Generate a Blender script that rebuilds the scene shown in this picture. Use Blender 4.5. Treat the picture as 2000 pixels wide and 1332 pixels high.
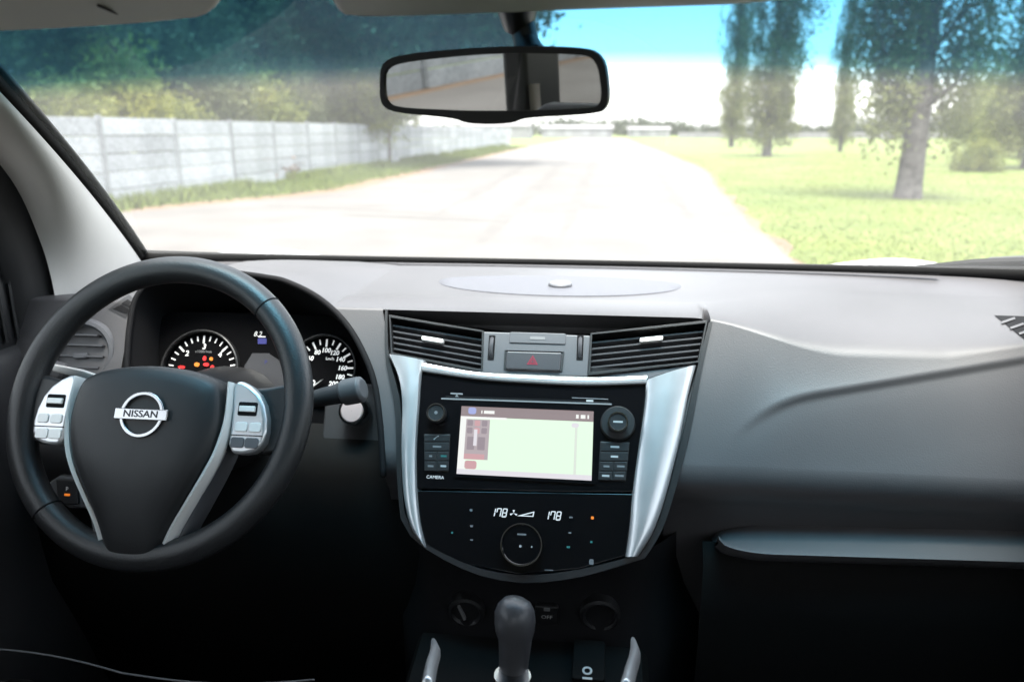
import bpy, bmesh, math, random
import numpy as np
from mathutils import Vector, Matrix
random.seed(7); rng = np.random.default_rng(7)
for o in list(bpy.data.objects): bpy.data.objects.remove(o)
S = bpy.context.scene
COL = S.collection
R = math.radians
# ------------------------------------------------------------------ camera, sky, sun, exposure
EXP = 3.0
CAMP = Vector((0.083, 0.0, 1.6)); YAW = R(6.6); PITCH = R(15.3); FPX = 1500.0
cd = bpy.data.cameras.new('camera'); cam = bpy.data.objects.new('camera', cd); COL.objects.link(cam)
cam.location = CAMP; cam.rotation_euler = (R(90) - PITCH, 0, YAW)
cd.sensor_width = 36; cd.lens = 36 * FPX / 2000; cd.clip_start = 0.02; cd.clip_end = 4000
cd.dof.use_dof = True; cd.dof.focus_distance = 0.95; cd.dof.aperture_fstop = 4.5
S.camera = cam
SUN_DIR = Vector((0.03, -0.22, 0.97)).normalized()      # towards the sun
wd = bpy.data.worlds.new('World'); S.world = wd; wd.use_nodes = True
wn = wd.node_tree.nodes; bgn = wn['Background']
sky = wn.new('ShaderNodeTexSky'); sky.sky_type = 'NISHITA'; sky.sun_disc = False
sky.sun_elevation = math.asin(SUN_DIR.z); sky.sun_rotation = math.atan2(SUN_DIR.x, SUN_DIR.y)
sky.air_density = 1.0; sky.dust_density = 2.0; sky.ozone_density = 1.0
hsv = wn.new('ShaderNodeHueSaturation'); hsv.inputs['Saturation'].default_value = 0.28      # thin overcast: a paler sky
wd.node_tree.links.new(sky.outputs[0], hsv.inputs['Color']); wd.node_tree.links.new(hsv.outputs[0], bgn.inputs[0]); bgn.inputs[1].default_value = 0.15
sl = bpy.data.lights.new('sun', 'SUN'); sl.energy = 1.5; sl.angle = R(25); sl.color = (1, 0.95, 0.88)
so = bpy.data.objects.new('sun', sl); COL.objects.link(so); so.rotation_euler = SUN_DIR.to_track_quat('Z', 'Y').to_euler()
vs = S.view_settings; vs.view_transform = 'Standard'; vs.look = 'None'; vs.gamma = 1; vs.exposure = EXP
vs.use_curve_mapping = False
S.render.engine = 'CYCLES'; cy = S.cycles
cy.use_denoising = True; cy.max_bounces = 10; cy.diffuse_bounces = 5; cy.glossy_bounces = 4; cy.transparent_max_bounces = 24
cy.transmission_bounces = 4; cy.caustics_reflective = False; cy.caustics_refractive = False; cy.sample_clamp_indirect = 6

# ------------------------------------------------------------------ measuring the photograph
_fw = Vector((-math.sin(YAW) * math.cos(PITCH), math.cos(YAW) * math.cos(PITCH), -math.sin(PITCH)))
_rt = Vector((math.cos(YAW), math.sin(YAW), 0)); _up = _rt.cross(_fw)
def ray(x, y): return _fw + _rt * ((x - 1000) / FPX) - _up * ((y - 666) / FPX)
def atY(x, y, Y): r = ray(x, y); return CAMP + r * (Y / r.y)
def atX(x, y, X): r = ray(x, y); return CAMP + r * ((X - CAMP.x) / r.x)
def atZ(x, y, Z): r = ray(x, y); return CAMP + r * ((Z - CAMP.z) / r.z)
class Frame:
    """a tilted plane of the car: u to the right, v up the plane, n towards the cabin"""
    def __init__(s, O, deg, yaw=0):
        t = R(deg); s.O = Vector(O)
        s.u = Vector((1, 0, 0)); s.v = Vector((0, math.sin(t), math.cos(t))); s.n = Vector((0, -math.cos(t), math.sin(t)))
        if yaw:
            m = Matrix.Rotation(R(yaw), 3, 'Z'); s.u, s.v, s.n = m @ s.u, m @ s.v, m @ s.n
    def p(s, u, v, d=0): return s.O + s.u * u + s.v * v + s.n * d
    def px(s, x, y, d=0):
        r = ray(x, y); O2 = s.O + s.n * d; q = CAMP + r * ((O2 - CAMP).dot(s.n) / r.dot(s.n)) - s.O
        return (q.dot(s.u), q.dot(s.v))
    def poly(s, pts, d=0): return [s.px(x, y, d) for x, y in pts]

# ------------------------------------------------------------------ materials
def nodes(name):
    m = bpy.data.materials.new(name); m.use_nodes = True; nt = m.node_tree
    return m, nt, nt.nodes['Principled BSDF']
def mat(name, col, rough=0.5, metal=0.0, spec=0.5, bump=None, var=None, coat=0, emit=None, sheen=0):
    m, nt, b = nodes(name); N = nt.nodes; L = nt.links
    b.inputs['Base Color'].default_value = (*col, 1); b.inputs['Roughness'].default_value = rough
    b.inputs['Metallic'].default_value = metal; b.inputs['Specular IOR Level'].default_value = spec
    b.inputs['Coat Weight'].default_value = coat; b.inputs['Coat Roughness'].default_value = 0.05
    if sheen: b.inputs['Sheen Weight'].default_value = sheen
    if emit: b.inputs['Emission Color'].default_value = (*emit[0], 1); b.inputs['Emission Strength'].default_value = emit[1] / 2 ** EXP
    tc = N.new('ShaderNodeTexCoord')
    if bump:
        sc, st = bump; n = N.new('ShaderNodeTexNoise'); n.inputs['Scale'].default_value = sc; n.inputs['Detail'].default_value = 3
        L.new(tc.outputs['Object'], n.inputs['Vector']); bp = N.new('ShaderNodeBump'); bp.inputs['Strength'].default_value = st; bp.inputs['Distance'].default_value = 0.001
        L.new(n.outputs[0], bp.inputs['Height']); L.new(bp.outputs[0], b.inputs['Normal'])
    if var:
        sc, amt = var; n = N.new('ShaderNodeTexNoise'); n.inputs['Scale'].default_value = sc; n.inputs['Detail'].default_value = 5
        L.new(tc.outputs['Object'], n.inputs['Vector']); r = N.new('ShaderNodeValToRGB')
        r.color_ramp.elements[0].position = 0.3; r.color_ramp.elements[1].position = 0.7
        r.color_ramp.elements[0].color = (*[c * (1 - amt) for c in col], 1); r.color_ramp.elements[1].color = (*[min(1, c * (1 + amt)) for c in col], 1)
        L.new(n.outputs[0], r.inputs[0]); L.new(r.outputs[0], b.inputs['Base Color'])
        r2 = N.new('ShaderNodeMapRange'); r2.inputs['To Min'].default_value = max(0, rough - 0.06); r2.inputs['To Max'].default_value = min(1, rough + 0.06)
        L.new(n.outputs[0], r2.inputs[0]); L.new(r2.outputs[0], b.inputs['Roughness'])
    return m
M = {}
M['dash'] = mat('dash_plastic', (0.066, 0.064, 0.067), 0.48, spec=0.5, bump=(600, 0.2), var=(4, 0.12))
M['dash_low'] = mat('dash_plastic_shaded', (0.02, 0.02, 0.022), 0.55, bump=(900, 0.25), var=(6, 0.08))  # dash plastic again, darkened: shade low in the cabin put into the colour
M['black'] = mat('black_plastic', (0.012, 0.012, 0.013), 0.45, bump=(800, 0.15))
M['knee'] = mat('knee_plastic_shaded', (0.006, 0.006, 0.006), 0.75, spec=0.08, bump=(900, 0.25))  # near-black so the deep shade around the footwells sits in the colour
M['matte'] = mat('matte_black', (0.005, 0.005, 0.006), 0.8, spec=0.2)
M['gloss'] = mat('gloss_black', (0.004, 0.004, 0.005), 0.12, spec=0.4)
M['grey'] = mat('vent_grey_plastic', (0.09, 0.092, 0.10), 0.42, bump=(700, 0.1))
M['slat'] = mat('slat_plastic', (0.05, 0.05, 0.055), 0.35)
M['silver'] = mat('silver_paint', (0.66, 0.66, 0.67), 0.34, metal=0.72, var=(30, 0.04))
M['silver_dull'] = mat('satin_silver_plastic', (0.80, 0.78, 0.75), 0.36, metal=0.1)
M['chrome'] = mat('chrome', (0.48, 0.48, 0.49), 0.16, metal=1)
M['leather'] = mat('wheel_leather', (0.015, 0.015, 0.016), 0.42, bump=(420, 0.35), var=(14, 0.1))
M['pad'] = mat('airbag_plastic', (0.011, 0.011, 0.012), 0.5, bump=(900, 0.2))
M['pillar'] = mat('pillar_trim', (0.52, 0.51, 0.49), 0.7, bump=(700, 0.2), var=(8, 0.05))
M['headliner'] = mat('headliner_cloth', (0.66, 0.64, 0.60), 0.95, bump=(900, 0.4))
M['visor'] = mat('visor_vinyl', (0.68, 0.66, 0.63), 0.75, bump=(600, 0.3))
M['rubber'] = mat('rubber_seal', (0.006, 0.006, 0.006), 0.85, spec=0.15)
M['paint'] = mat('white_car_paint', (0.8, 0.8, 0.79), 0.3, coat=0.6)
M['seat'] = mat('seat_cloth', (0.075, 0.075, 0.08), 0.9, bump=(500, 0.5), sheen=0.3)
M['seat_light'] = mat('seat_side_grey', (0.12, 0.12, 0.125), 0.8, bump=(500, 0.4))
M['carpet'] = mat('carpet', (0.012, 0.012, 0.013), 1.0, bump=(300, 0.6))
M['belt'] = mat('seat_belt_webbing', (0.42, 0.38, 0.33), 0.8, bump=(900, 0.4))
M['mirror'] = mat('mirror_glass', (0.85, 0.85, 0.84), 0.01, metal=1)
M['print'] = mat('white_print', (0.42, 0.42, 0.42), 0.5)
M['print_dim'] = mat('grey_print', (0.17, 0.17, 0.175), 0.5)
M['lit'] = mat('backlit_white', (0.5, 0.5, 0.5), 0.5, emit=((1, 1, 1), 0.42))
M['lit_dim'] = mat('backlit_grey', (0.1, 0.1, 0.1), 0.5, emit=((0.9, 0.95, 1), 0.16))
M['red'] = mat('lamp_red', (0.3, 0.01, 0.01), 0.4, emit=((1, 0.03, 0.03), 0.75))
M['amber'] = mat('lamp_amber', (0.3, 0.1, 0.01), 0.4, emit=((1, 0.25, 0.03), 0.7))
M['teal'] = mat('lamp_teal', (0.02, 0.1, 0.1), 0.4, emit=((0.05, 0.6, 0.6), 0.12))
M['blue'] = mat('lamp_blue', (0.02, 0.02, 0.1), 0.4, emit=((0.12, 0.15, 0.7), 0.18))
M['red_print'] = mat('hazard_red_print', (0.22, 0.01, 0.03), 0.5)
M['pinkish'] = mat('button_face_pale', (0.5, 0.4, 0.39), 0.35, metal=0.3)
def screen_mat(name, c, s=1.0): return mat(name, (0.02, 0.02, 0.02), 0.25, emit=(c, s))
M['scr_map'] = screen_mat('screen_map', (0.80, 0.99, 0.79))
M['scr_white'] = screen_mat('screen_white', (0.92, 0.93, 0.90))
M['scr_bar'] = screen_mat('screen_bar', (0.30, 0.235, 0.24))
M['scr_side'] = screen_mat('screen_side', (0.47, 0.40, 0.42))
M['scr_dark'] = screen_mat('screen_dark', (0.33, 0.27, 0.30))
M['scr_red'] = screen_mat('screen_red', (0.62, 0.36, 0.38))
M['scr_blue'] = screen_mat('screen_blue', (0.38, 0.42, 0.75))
M['scr_line'] = screen_mat('screen_line', (0.74, 0.80, 0.72))
M['scr_lav'] = screen_mat('screen_lavender', (0.78, 0.75, 0.80))
def glass_mat(name, tint=None, refl=1.0, band=None, film=0.0):
    m = bpy.data.materials.new(name); m.use_nodes = True; nt = m.node_tree; N = nt.nodes; L = nt.links; N.clear()
    out = N.new('ShaderNodeOutputMaterial'); tr = N.new('ShaderNodeBsdfTransparent'); gl = N.new('ShaderNodeBsdfGlossy'); gl.inputs['Roughness'].default_value = 0.0
    fr = N.new('ShaderNodeFresnel'); ge = N.new('ShaderNodeNewGeometry'); io = N.new('ShaderNodeMapRange'); io.inputs['To Min'].default_value = 1.45; io.inputs['To Max'].default_value = 1 / 1.45   # a thin pane reflects alike from both sides
    L.new(ge.outputs['Backfacing'], io.inputs[0]); L.new(io.outputs[0], fr.inputs['IOR']); mx = N.new('ShaderNodeMixShader')
    mu = N.new('ShaderNodeMath'); mu.operation = 'MULTIPLY'; mu.inputs[1].default_value = refl
    L.new(fr.outputs[0], mu.inputs[0]); L.new(mu.outputs[0], mx.inputs[0]); L.new(tr.outputs[0], mx.inputs[1]); L.new(gl.outputs[0], mx.inputs[2])
    tr.inputs[0].default_value = (*(tint or (0.93, 0.95, 0.93)), 1)
    if band:
        uv = N.new('ShaderNodeUVMap'); sp = N.new('ShaderNodeSeparateXYZ'); L.new(uv.outputs[0], sp.inputs[0])
        rp = N.new('ShaderNodeValToRGB'); el = rp.color_ramp.elements
        el[0].position = band[0]; el[0].color = (*(tint or (0.93, 0.95, 0.93)), 1); el[1].position = band[1]; el[1].color = (*band[2], 1)
        for ps, cc in band[3]: e_ = el.new(ps); e_.color = (*cc, 1)
        L.new(sp.outputs[1], rp.inputs[0]); L.new(rp.outputs[0], tr.inputs[0])
    last = mx
    if film:
        df = N.new('ShaderNodeBsdfTranslucent'); df.inputs[0].default_value = (0.8, 0.8, 0.78, 1); m2 = N.new('ShaderNodeMixShader'); m2.inputs[0].default_value = film
        nz = N.new('ShaderNodeTexNoise'); nz.inputs['Scale'].default_value = 7; nz.inputs['Detail'].default_value = 6; tcn = N.new('ShaderNodeTexCoord'); L.new(tcn.outputs['Object'], nz.inputs['Vector'])
        fm = N.new('ShaderNodeMapRange'); fm.inputs['From Min'].default_value = .3; fm.inputs['From Max'].default_value = .7; fm.inputs['To Min'].default_value = film * .75; fm.inputs['To Max'].default_value = film * 1.25; L.new(nz.outputs[0], fm.inputs[0]); L.new(fm.outputs[0], m2.inputs[0])
        L.new(mx.outputs[0], m2.inputs[1]); L.new(df.outputs[0], m2.inputs[2]); last = m2
        if band: L.new(rp.outputs[0], df.inputs[0])          # outer dust film, weighted to imitate a hazy veil, seen through the tint
    L.new(last.outputs[0], out.inputs[0]); return m
M['windshield'] = glass_mat('windshield_glass', (0.93, 0.95, 0.93), refl=0.42, band=(0.715, 0.95, (0.055, 0.185, 0.285), ((0.770, (0.20, 0.42, 0.52)), (0.80, (0.095, 0.265, 0.365)))), film=0.032)
M['glass'] = glass_mat('tinted_side_glass', (0.27, 0.285, 0.275))  # tint added to hold back light from the sides and rear
M['glass_front'] = glass_mat('front_side_glass', (0.44, 0.46, 0.45))  # lighter tint, likewise added to limit side fill light
M['lens'] = glass_mat('cluster_lens', (0.9, 0.9, 0.9), refl=0.6)
def mix_noise(name, cols, scale, rough=0.9, bump=0.0, detail=8, scale2=None, spec=0.2, vor=False):
    m, nt, b = nodes(name); N = nt.nodes; L = nt.links; tc = N.new('ShaderNodeTexCoord'); n = N.new('ShaderNodeTexNoise')
    n.inputs['Scale'].default_value = scale; n.inputs['Detail'].default_value = detail; L.new(tc.outputs['Object'], n.inputs['Vector'])
    rp = N.new('ShaderNodeValToRGB'); el = rp.color_ramp.elements
    while len(el) < len(cols): el.new(0.5)
    for i, c in enumerate(cols): el[i].position = 0.3 + 0.4 * i / (len(cols) - 1); el[i].color = (*c, 1)
    L.new(n.outputs[0], rp.inputs[0]); src = rp.outputs[0]
    if scale2:
        n2 = N.new('ShaderNodeTexNoise'); n2.inputs['Scale'].default_value = scale2; n2.inputs['Detail'].default_value = 4; L.new(tc.outputs['Object'], n2.inputs['Vector'])
        mr = N.new('ShaderNodeMapRange'); mr.inputs['From Min'].default_value = 0.3; mr.inputs['From Max'].default_value = 0.7; mr.inputs['To Min'].default_value = 0.75; mr.inputs['To Max'].default_value = 1.2; L.new(n2.outputs[0], mr.inputs[0])
        mm = N.new('ShaderNodeMix'); mm.data_type = 'RGBA'; mm.blend_type = 'MULTIPLY'; mm.inputs[0].default_value = 1
        L.new(src, mm.inputs[6]); L.new(mr.outputs[0], mm.inputs[7]); src = mm.outputs[2]
    L.new(src, b.inputs['Base Color']); b.inputs['Roughness'].default_value = rough; b.inputs['Specular IOR Level'].default_value = spec
    if bump:
        bp = N.new('ShaderNodeBump'); bp.inputs['Strength'].default_value = bump; bp.inputs['Distance'].default_value = 0.02; L.new(n.outputs[0], bp.inputs['Height']); L.new(bp.outputs[0], b.inputs['Normal'])
    return m
M['road'] = mix_noise('worn_pale_road', [(0.088, 0.081, 0.077), (0.102, 0.095, 0.09), (0.118, 0.111, 0.106)], 0.5, bump=0.2, scale2=40)
M['patch'] = mix_noise('road_patch', [(0.084, 0.078, 0.074), (0.10, 0.093, 0.088)], 1.5, scale2=30)
M['soil'] = mix_noise('sandy_edge', [(0.10, 0.065, 0.042), (0.15, 0.105, 0.075)], 2.5, bump=0.4)
M['ground'] = mix_noise('meadow_ground', [(0.068, 0.094, 0.018), (0.092, 0.114, 0.026), (0.115, 0.13, 0.038)], 0.35, bump=0.3, scale2=6)
M['blade'] = mix_noise('grass_blade', [(0.072, 0.098, 0.02), (0.105, 0.126, 0.032)], 0.8)
M['concrete'] = mix_noise('wall_concrete', [(0.235, 0.248, 0.256), (0.285, 0.298, 0.308), (0.325, 0.338, 0.348)], .7, bump=0.2, scale2=14)
M['concrete2'] = mix_noise('wall_concrete_post', [(0.17, 0.178, 0.182), (0.22, 0.23, 0.234)], 2, bump=0.2, scale2=14)
M['bark'] = mix_noise('bark', [(0.035, 0.03, 0.028), (0.075, 0.066, 0.062), (0.11, 0.098, 0.092)], 6, bump=1.0, scale2=22)
M['farhouse'] = mix_noise('far_pale_render', [(0.15, 0.15, 0.148), (0.2, 0.2, 0.195)], 0.5)
M['farroof'] = mix_noise('far_roof', [(0.12, 0.12, 0.12), (0.18, 0.17, 0.17)], 1)
M['dry'] = mix_noise('dry_leaves', [(0.10, 0.07, 0.05), (0.17, 0.12, 0.09)], 5)
M['pole'] = mat('galvanised_pole', (0.2, 0.2, 0.2), 0.6)
for nm_ in ('concrete', 'concrete2'):       # every cast panel has its own tone
    nt_ = M[nm_].node_tree; b_ = nt_.nodes['Principled BSDF']; src_ = b_.inputs['Base Color'].links[0].from_socket
    oi = nt_.nodes.new('ShaderNodeObjectInfo'); mr_ = nt_.nodes.new('ShaderNodeMapRange'); mr_.inputs['To Min'].default_value = .80; mr_.inputs['To Max'].default_value = 1.1
    mm_ = nt_.nodes.new('ShaderNodeMix'); mm_.data_type = 'RGBA'; mm_.blend_type = 'MULTIPLY'; mm_.inputs[0].default_value = 1
    nt_.links.new(oi.outputs['Random'], mr_.inputs[0]); nt_.links.new(src_, mm_.inputs[6]); nt_.links.new(mr_.outputs[0], mm_.inputs[7]); nt_.links.new(mm_.outputs[2], b_.inputs['Base Color'])
def leaf_mat(name, c1, c2, c3, tl=0.35):
    m, nt, b = nodes(name); N = nt.nodes; L = nt.links; tc = N.new('ShaderNodeTexCoord'); n = N.new('ShaderNodeTexNoise'); n.inputs['Scale'].default_value = 1.1; n.inputs['Detail'].default_value = 6
    L.new(tc.outputs['Object'], n.inputs['Vector']); rp = N.new('ShaderNodeValToRGB'); el = rp.color_ramp.elements; el.new(0.5)
    for i, c in enumerate((c1, c2, c3)): el[i].position = 0.32 + 0.18 * i; el[i].color = (*c, 1)
    L.new(n.outputs[0], rp.inputs[0]); L.new(rp.outputs[0], b.inputs['Base Color']); b.inputs['Roughness'].default_value = 0.6; b.inputs['Specular IOR Level'].default_value = 0.25
    t = N.new('ShaderNodeBsdfTranslucent'); L.new(rp.outputs[0], t.inputs[0]); mx = N.new('ShaderNodeMixShader'); mx.inputs[0].default_value = tl
    L.new(b.outputs[0], mx.inputs[1]); L.new(t.outputs[0], mx.inputs[2]); L.new(mx.outputs[0], N['Material Output'].inputs[0]); return m
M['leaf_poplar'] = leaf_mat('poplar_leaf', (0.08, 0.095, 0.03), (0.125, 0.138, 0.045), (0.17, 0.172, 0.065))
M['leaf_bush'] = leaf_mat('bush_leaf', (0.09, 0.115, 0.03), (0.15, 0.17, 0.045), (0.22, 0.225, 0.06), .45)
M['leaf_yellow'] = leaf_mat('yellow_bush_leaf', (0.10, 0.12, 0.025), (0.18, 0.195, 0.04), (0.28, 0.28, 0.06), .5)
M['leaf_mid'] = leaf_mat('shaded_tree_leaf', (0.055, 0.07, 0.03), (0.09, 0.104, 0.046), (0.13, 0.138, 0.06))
M['leaf_tree'] = leaf_mat('deep_shade_leaf', (0.02, 0.026, 0.014), (0.032, 0.04, 0.02), (0.055, 0.062, 0.03))  # darkened: deep shade on the tall trees is put into the leaf colour

# ------------------------------------------------------------------ object helpers
def tag(o, label=None, cat=None, group=None, kind=None):
    if label: o['label'] = label
    if cat: o['category'] = cat
    if group: o['group'] = group
    if kind: o['kind'] = kind
    return o
def empty(name, loc=(0, 0, 0), label=None, cat=None, group=None):
    o = bpy.data.objects.new(name, None); o.empty_display_size = 0.1; COL.objects.link(o); o.location = loc
    return tag(o, label, cat, group)
def obj(name, me, m, parent=None, bevel=None, seg=3, sub=0, solid=None, smooth=True, ang=35):
    if m: me.materials.append(M[m] if isinstance(m, str) else m)
    o = bpy.data.objects.new(name, me); COL.objects.link(o)
    if parent:
        o.parent = parent
        q = parent; off = Vector((0, 0, 0))
        while q: off += q.location; q = q.parent
        o.location = -off            # meshes are modelled in world coordinates
    if smooth:
        me.polygons.foreach_set('use_smooth', [True] * len(me.polygons))
        if ang: me.set_sharp_from_angle(angle=R(ang))
    if solid: s = o.modifiers.new('solid', 'SOLIDIFY'); s.thickness = solid; s.offset = 0
    if bevel:
        b = o.modifiers.new('bevel', 'BEVEL'); b.width = bevel; b.segments = seg; b.limit_method = 'ANGLE'; b.angle_limit = R(38); b.harden_normals = True
    if sub: s = o.modifiers.new('sub', 'SUBSURF'); s.levels = sub; s.render_levels = sub
    return o
def pyd(V, F, fix=True):
    me = bpy.data.meshes.new('m'); me.from_pydata([tuple(v) for v in V], [], F); 
    if fix:
        bm = bmesh.new(); bm.from_mesh(me); bmesh.ops.recalc_face_normals(bm, faces=bm.faces); bm.to_mesh(me); bm.free()
    return me
class MB:
    """collects shapes of ONE part into one mesh"""
    def __init__(s): s.V = []; s.F = []
    def add(s, V, F): k = len(s.V); s.V += [Vector(v) for v in V]; s.F += [[i + k for i in f] for f in F]; return s
    def prism(s, fr, poly, d0, d1):
        n = len(poly); V = [fr.p(u, v, d0) for u, v in poly] + [fr.p(u, v, d1) for u, v in poly]
        F = [list(range(n))[::-1], list(range(n, 2 * n))] + [[i, (i + 1) % n, n + (i + 1) % n, n + i] for i in range(n)]
        return s.add(V, F)
    def ring(s, fr, po, pi, d0, d1):
        n = len(po); V = [fr.p(u, v, d) for d in (d0, d1) for P in (po, pi) for u, v in P]; F = []
        for i in range(n):
            j = (i + 1) % n
            F += [[i, j, n + j, n + i], [2 * n + i, 3 * n + i, 3 * n + j, 2 * n + j], [i, 2 * n + i, 2 * n + j, j], [n + i, n + j, 3 * n + j, 3 * n + i]]
        return s.add(V, F)
    def box(s, c, h, rot=None):
        c = Vector(c); V = []
        for a in (-1, 1):
            for b in (-1, 1):
                for e in (-1, 1):
                    v = Vector((a * h[0], b * h[1], e * h[2]))
                    V.append(c + (rot @ v if rot else v))
        return s.add(V, [[0, 1, 3, 2], [4, 6, 7, 5], [0, 4, 5, 1], [2, 3, 7, 6], [0, 2, 6, 4], [1, 5, 7, 3]])
    def tube(s, path, rad, n=12, closed=False, flat=1.0, upv=None):
        P = [Vector(p) for p in path]; m = len(P); rad = rad if isinstance(rad, (list, tuple)) else [rad] * m
        V = []; prev = upv and Vector(upv)
        for i in range(m):
            t = (P[(i + 1) % m] - P[i - 1]) if closed else (P[min(i + 1, m - 1)] - P[max(i - 1, 0)])
            t.normalize()
            if prev is None: prev = Vector((0, 0, 1)) if abs(t.z) < 0.9 else Vector((1, 0, 0))
            a = (prev - t * prev.dot(t)).normalized(); b = t.cross(a); prev = a
            V += [P[i] + a * (math.cos(2 * math.pi * k / n) * rad[i]) + b * (math.sin(2 * math.pi * k / n) * rad[i] * flat) for k in range(n)]
        F = []
        for i in range(m if closed else m - 1):
            j = (i + 1) % m
            F += [[i * n + k, i * n + (k + 1) % n, j * n + (k + 1) % n, j * n + k] for k in range(n)]
        if not closed: F += [list(range(n))[::-1], [(m - 1) * n + k for k in range(n)]]
        return s.add(V, F)
    def grid(s, rows, closed=False):
        m = len(rows); n = len(rows[0]); V = [p for r in rows for p in r]
        F = [[i * n + k, i * n + (k + 1) % n, (i + 1) * n + (k + 1) % n, (i + 1) * n + k] for i in range(m - 1) for k in range(n if closed else n - 1)]
        return s.add(V, F)
    def lathe(s, fr, cu, cv, prof, n=40):
        rows = [[fr.p(cu + r * math.cos(2 * math.pi * k / n), cv + r * math.sin(2 * math.pi * k / n), d) for k in range(n)] for r, d in prof]
        return s.grid(rows, True)
    def build(s, name, m, parent=None, **k): return obj(name, pyd(s.V, s.F), m, parent, **k)
def rr(cx, cy, w, h, r, n=5):
    out = []
    for sx, sy, a0 in ((1, 1, 0), (-1, 1, 90), (-1, -1, 180), (1, -1, 270)):
        for i in range(n + 1):
            a = R(a0 + 90 * i / n); out.append((cx + sx * (w / 2 - r) + r * math.cos(a), cy + sy * (h / 2 - r) + r * math.sin(a)))
    return out
def circ(cx, cy, r, n=32): return [(cx + r * math.cos(2 * math.pi * k / n), cy + r * math.sin(2 * math.pi * k / n)) for k in range(n)]
def plate(name, fr, poly, d0, d1, m, parent=None, **k): return MB().prism(fr, poly, d0, d1).build(name, m, parent, **k)
def smoothpoly(P, it=2, closed=True):
    for _ in range(it):
        Q = []
        n = len(P)
        for i in range(n if closed else n - 1):
            a, b = P[i], P[(i + 1) % n]
            Q += [tuple(a[k] * .75 + b[k] * .25 for k in range(len(a))), tuple(a[k] * .25 + b[k] * .75 for k in range(len(a)))]
        if not closed: Q = [P[0]] + Q + [P[-1]]
        P = Q
    return P
def text(name, fr, s, cu, cv, h, d, m, parent, slant=0.0, bold=0.0, sx=1.0):
    c = bpy.data.curves.new('t', 'FONT'); c.body = s; c.size = h * 1.4; c.align_x = 'CENTER'; c.align_y = 'CENTER'; c.shear = slant; c.offset = bold; c.resolution_u = 3
    t = bpy.data.objects.new('t', c); COL.objects.link(t); me = bpy.data.meshes.new_from_object(t.evaluated_get(bpy.context.evaluated_depsgraph_get()))
    bpy.data.objects.remove(t)
    for v in me.vertices: v.co = fr.p(cu + v.co.x * sx, cv + v.co.y, d)
    me.materials.clear()
    return obj(name, me, m, parent, smooth=False)
def sm(a, b, x):
    t = min(1, max(0, (x - a) / (b - a))); return t * t * (3 - 2 * t)
def bez(a, b, c, n): return [a * (1 - t) ** 2 + b * 2 * t * (1 - t) + c * t * t for t in [i / n for i in range(n + 1)]]
def interp(x, xs, ys): return float(np.interp(x, xs, ys))

# ================================================================== SETTING OUTSIDE
def sheet(name, pts, z, m, label=None, cat=None, div=None):
    me = pyd([(x, y, z) for x, y in pts], [list(range(len(pts)))]); o = obj(name, me, m, smooth=False); return tag(o, label, cat, kind='structure')
gs = 1500
tag(obj('ground', pyd([(-gs, -gs, 0), (gs, -gs, 0), (gs, gs, 0), (-gs, gs, 0)], [[0, 1, 2, 3]]), 'ground', smooth=False), 'green meadow on both sides of the road', kind='structure')
def edge(xs, ys, y, amp=0.12): return interp(y, ys, xs) + amp * (math.sin(y * 1.7) * .5 + math.sin(y * .63 + 2) * .6 + math.sin(y * 4.1 + 1) * .25)
ysr = [-40] + [i * 0.8 for i in range(0, 110)] + [95, 110, 130, 150, 180]
Lx = lambda y: edge([-9.9, -9.8, -9.4, -7.6, -6.7, -6.9, -7.2, -6, -6], [-40, 8, 14.4, 18, 21, 40, 75, 120, 180], y)
Rx = lambda y: edge([2.4, 2.45, 3.1, 4.3, 4.5, 4.4, 4.4], [-40, 9.8, 20, 34, 60, 134, 180], y, 0.07)
tag(obj('road', pyd([(Lx(y), y, .024) for y in ysr] + [(Rx(y), y, .024) for y in ysr[::-1]], [list(range(2 * len(ysr)))]), 'road', smooth=False), 'wide pale worn road running straight ahead', kind='structure')
for sgn, ef, nm in ((-1, Lx, 'left'), (1, Rx, 'right')):
    w = 1.1 if sgn < 0 else 0.16
    V = []; 
    for y in ysr: V += [(ef(y) - sgn * .25, y, .016), (ef(y) + sgn * (w + .12 * math.sin(y * 2.3)), y, .016)]
    tag(obj('road_shoulder', pyd(V, [[2 * i, 2 * i + 1, 2 * i + 3, 2 * i + 2] for i in range(len(ysr) - 1)]), 'soil', smooth=False), 'sandy %s edge of the pale road' % nm, kind='structure')
for k, (x, y, a, l, w) in enumerate([(-1.9, 34, .01, 46, .22), (-.4, 38, -.005, 52, .2), (2.2, 30, -.03, 30, .18), (-3.6, 40, .02, 50, .25), (-5.0, 15.6, 1.3, 4.5, .10), (-3.2, 14.2, 1.35, 3.5, .08)]):
    P = [(x + (1 if i < 24 else -1) * w * (1 + .35 * math.sin(i * 1.7 + k) + .2 * math.sin(i * .6)) * math.sin(math.pi * ((i % 24) + .5) / 24) ** .4, y + l * ((i % 24) / 23 - .5) * (1 if i < 24 else -1)) for i in range(48)]
    P = [(x + (p[0] - x) * math.cos(a) - (p[1] - y) * math.sin(a), y + (p[0] - x) * math.sin(a) + (p[1] - y) * math.cos(a)) for p in P]
    sheet('road_patch', P, .028 + k * .0004, 'patch')
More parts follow.
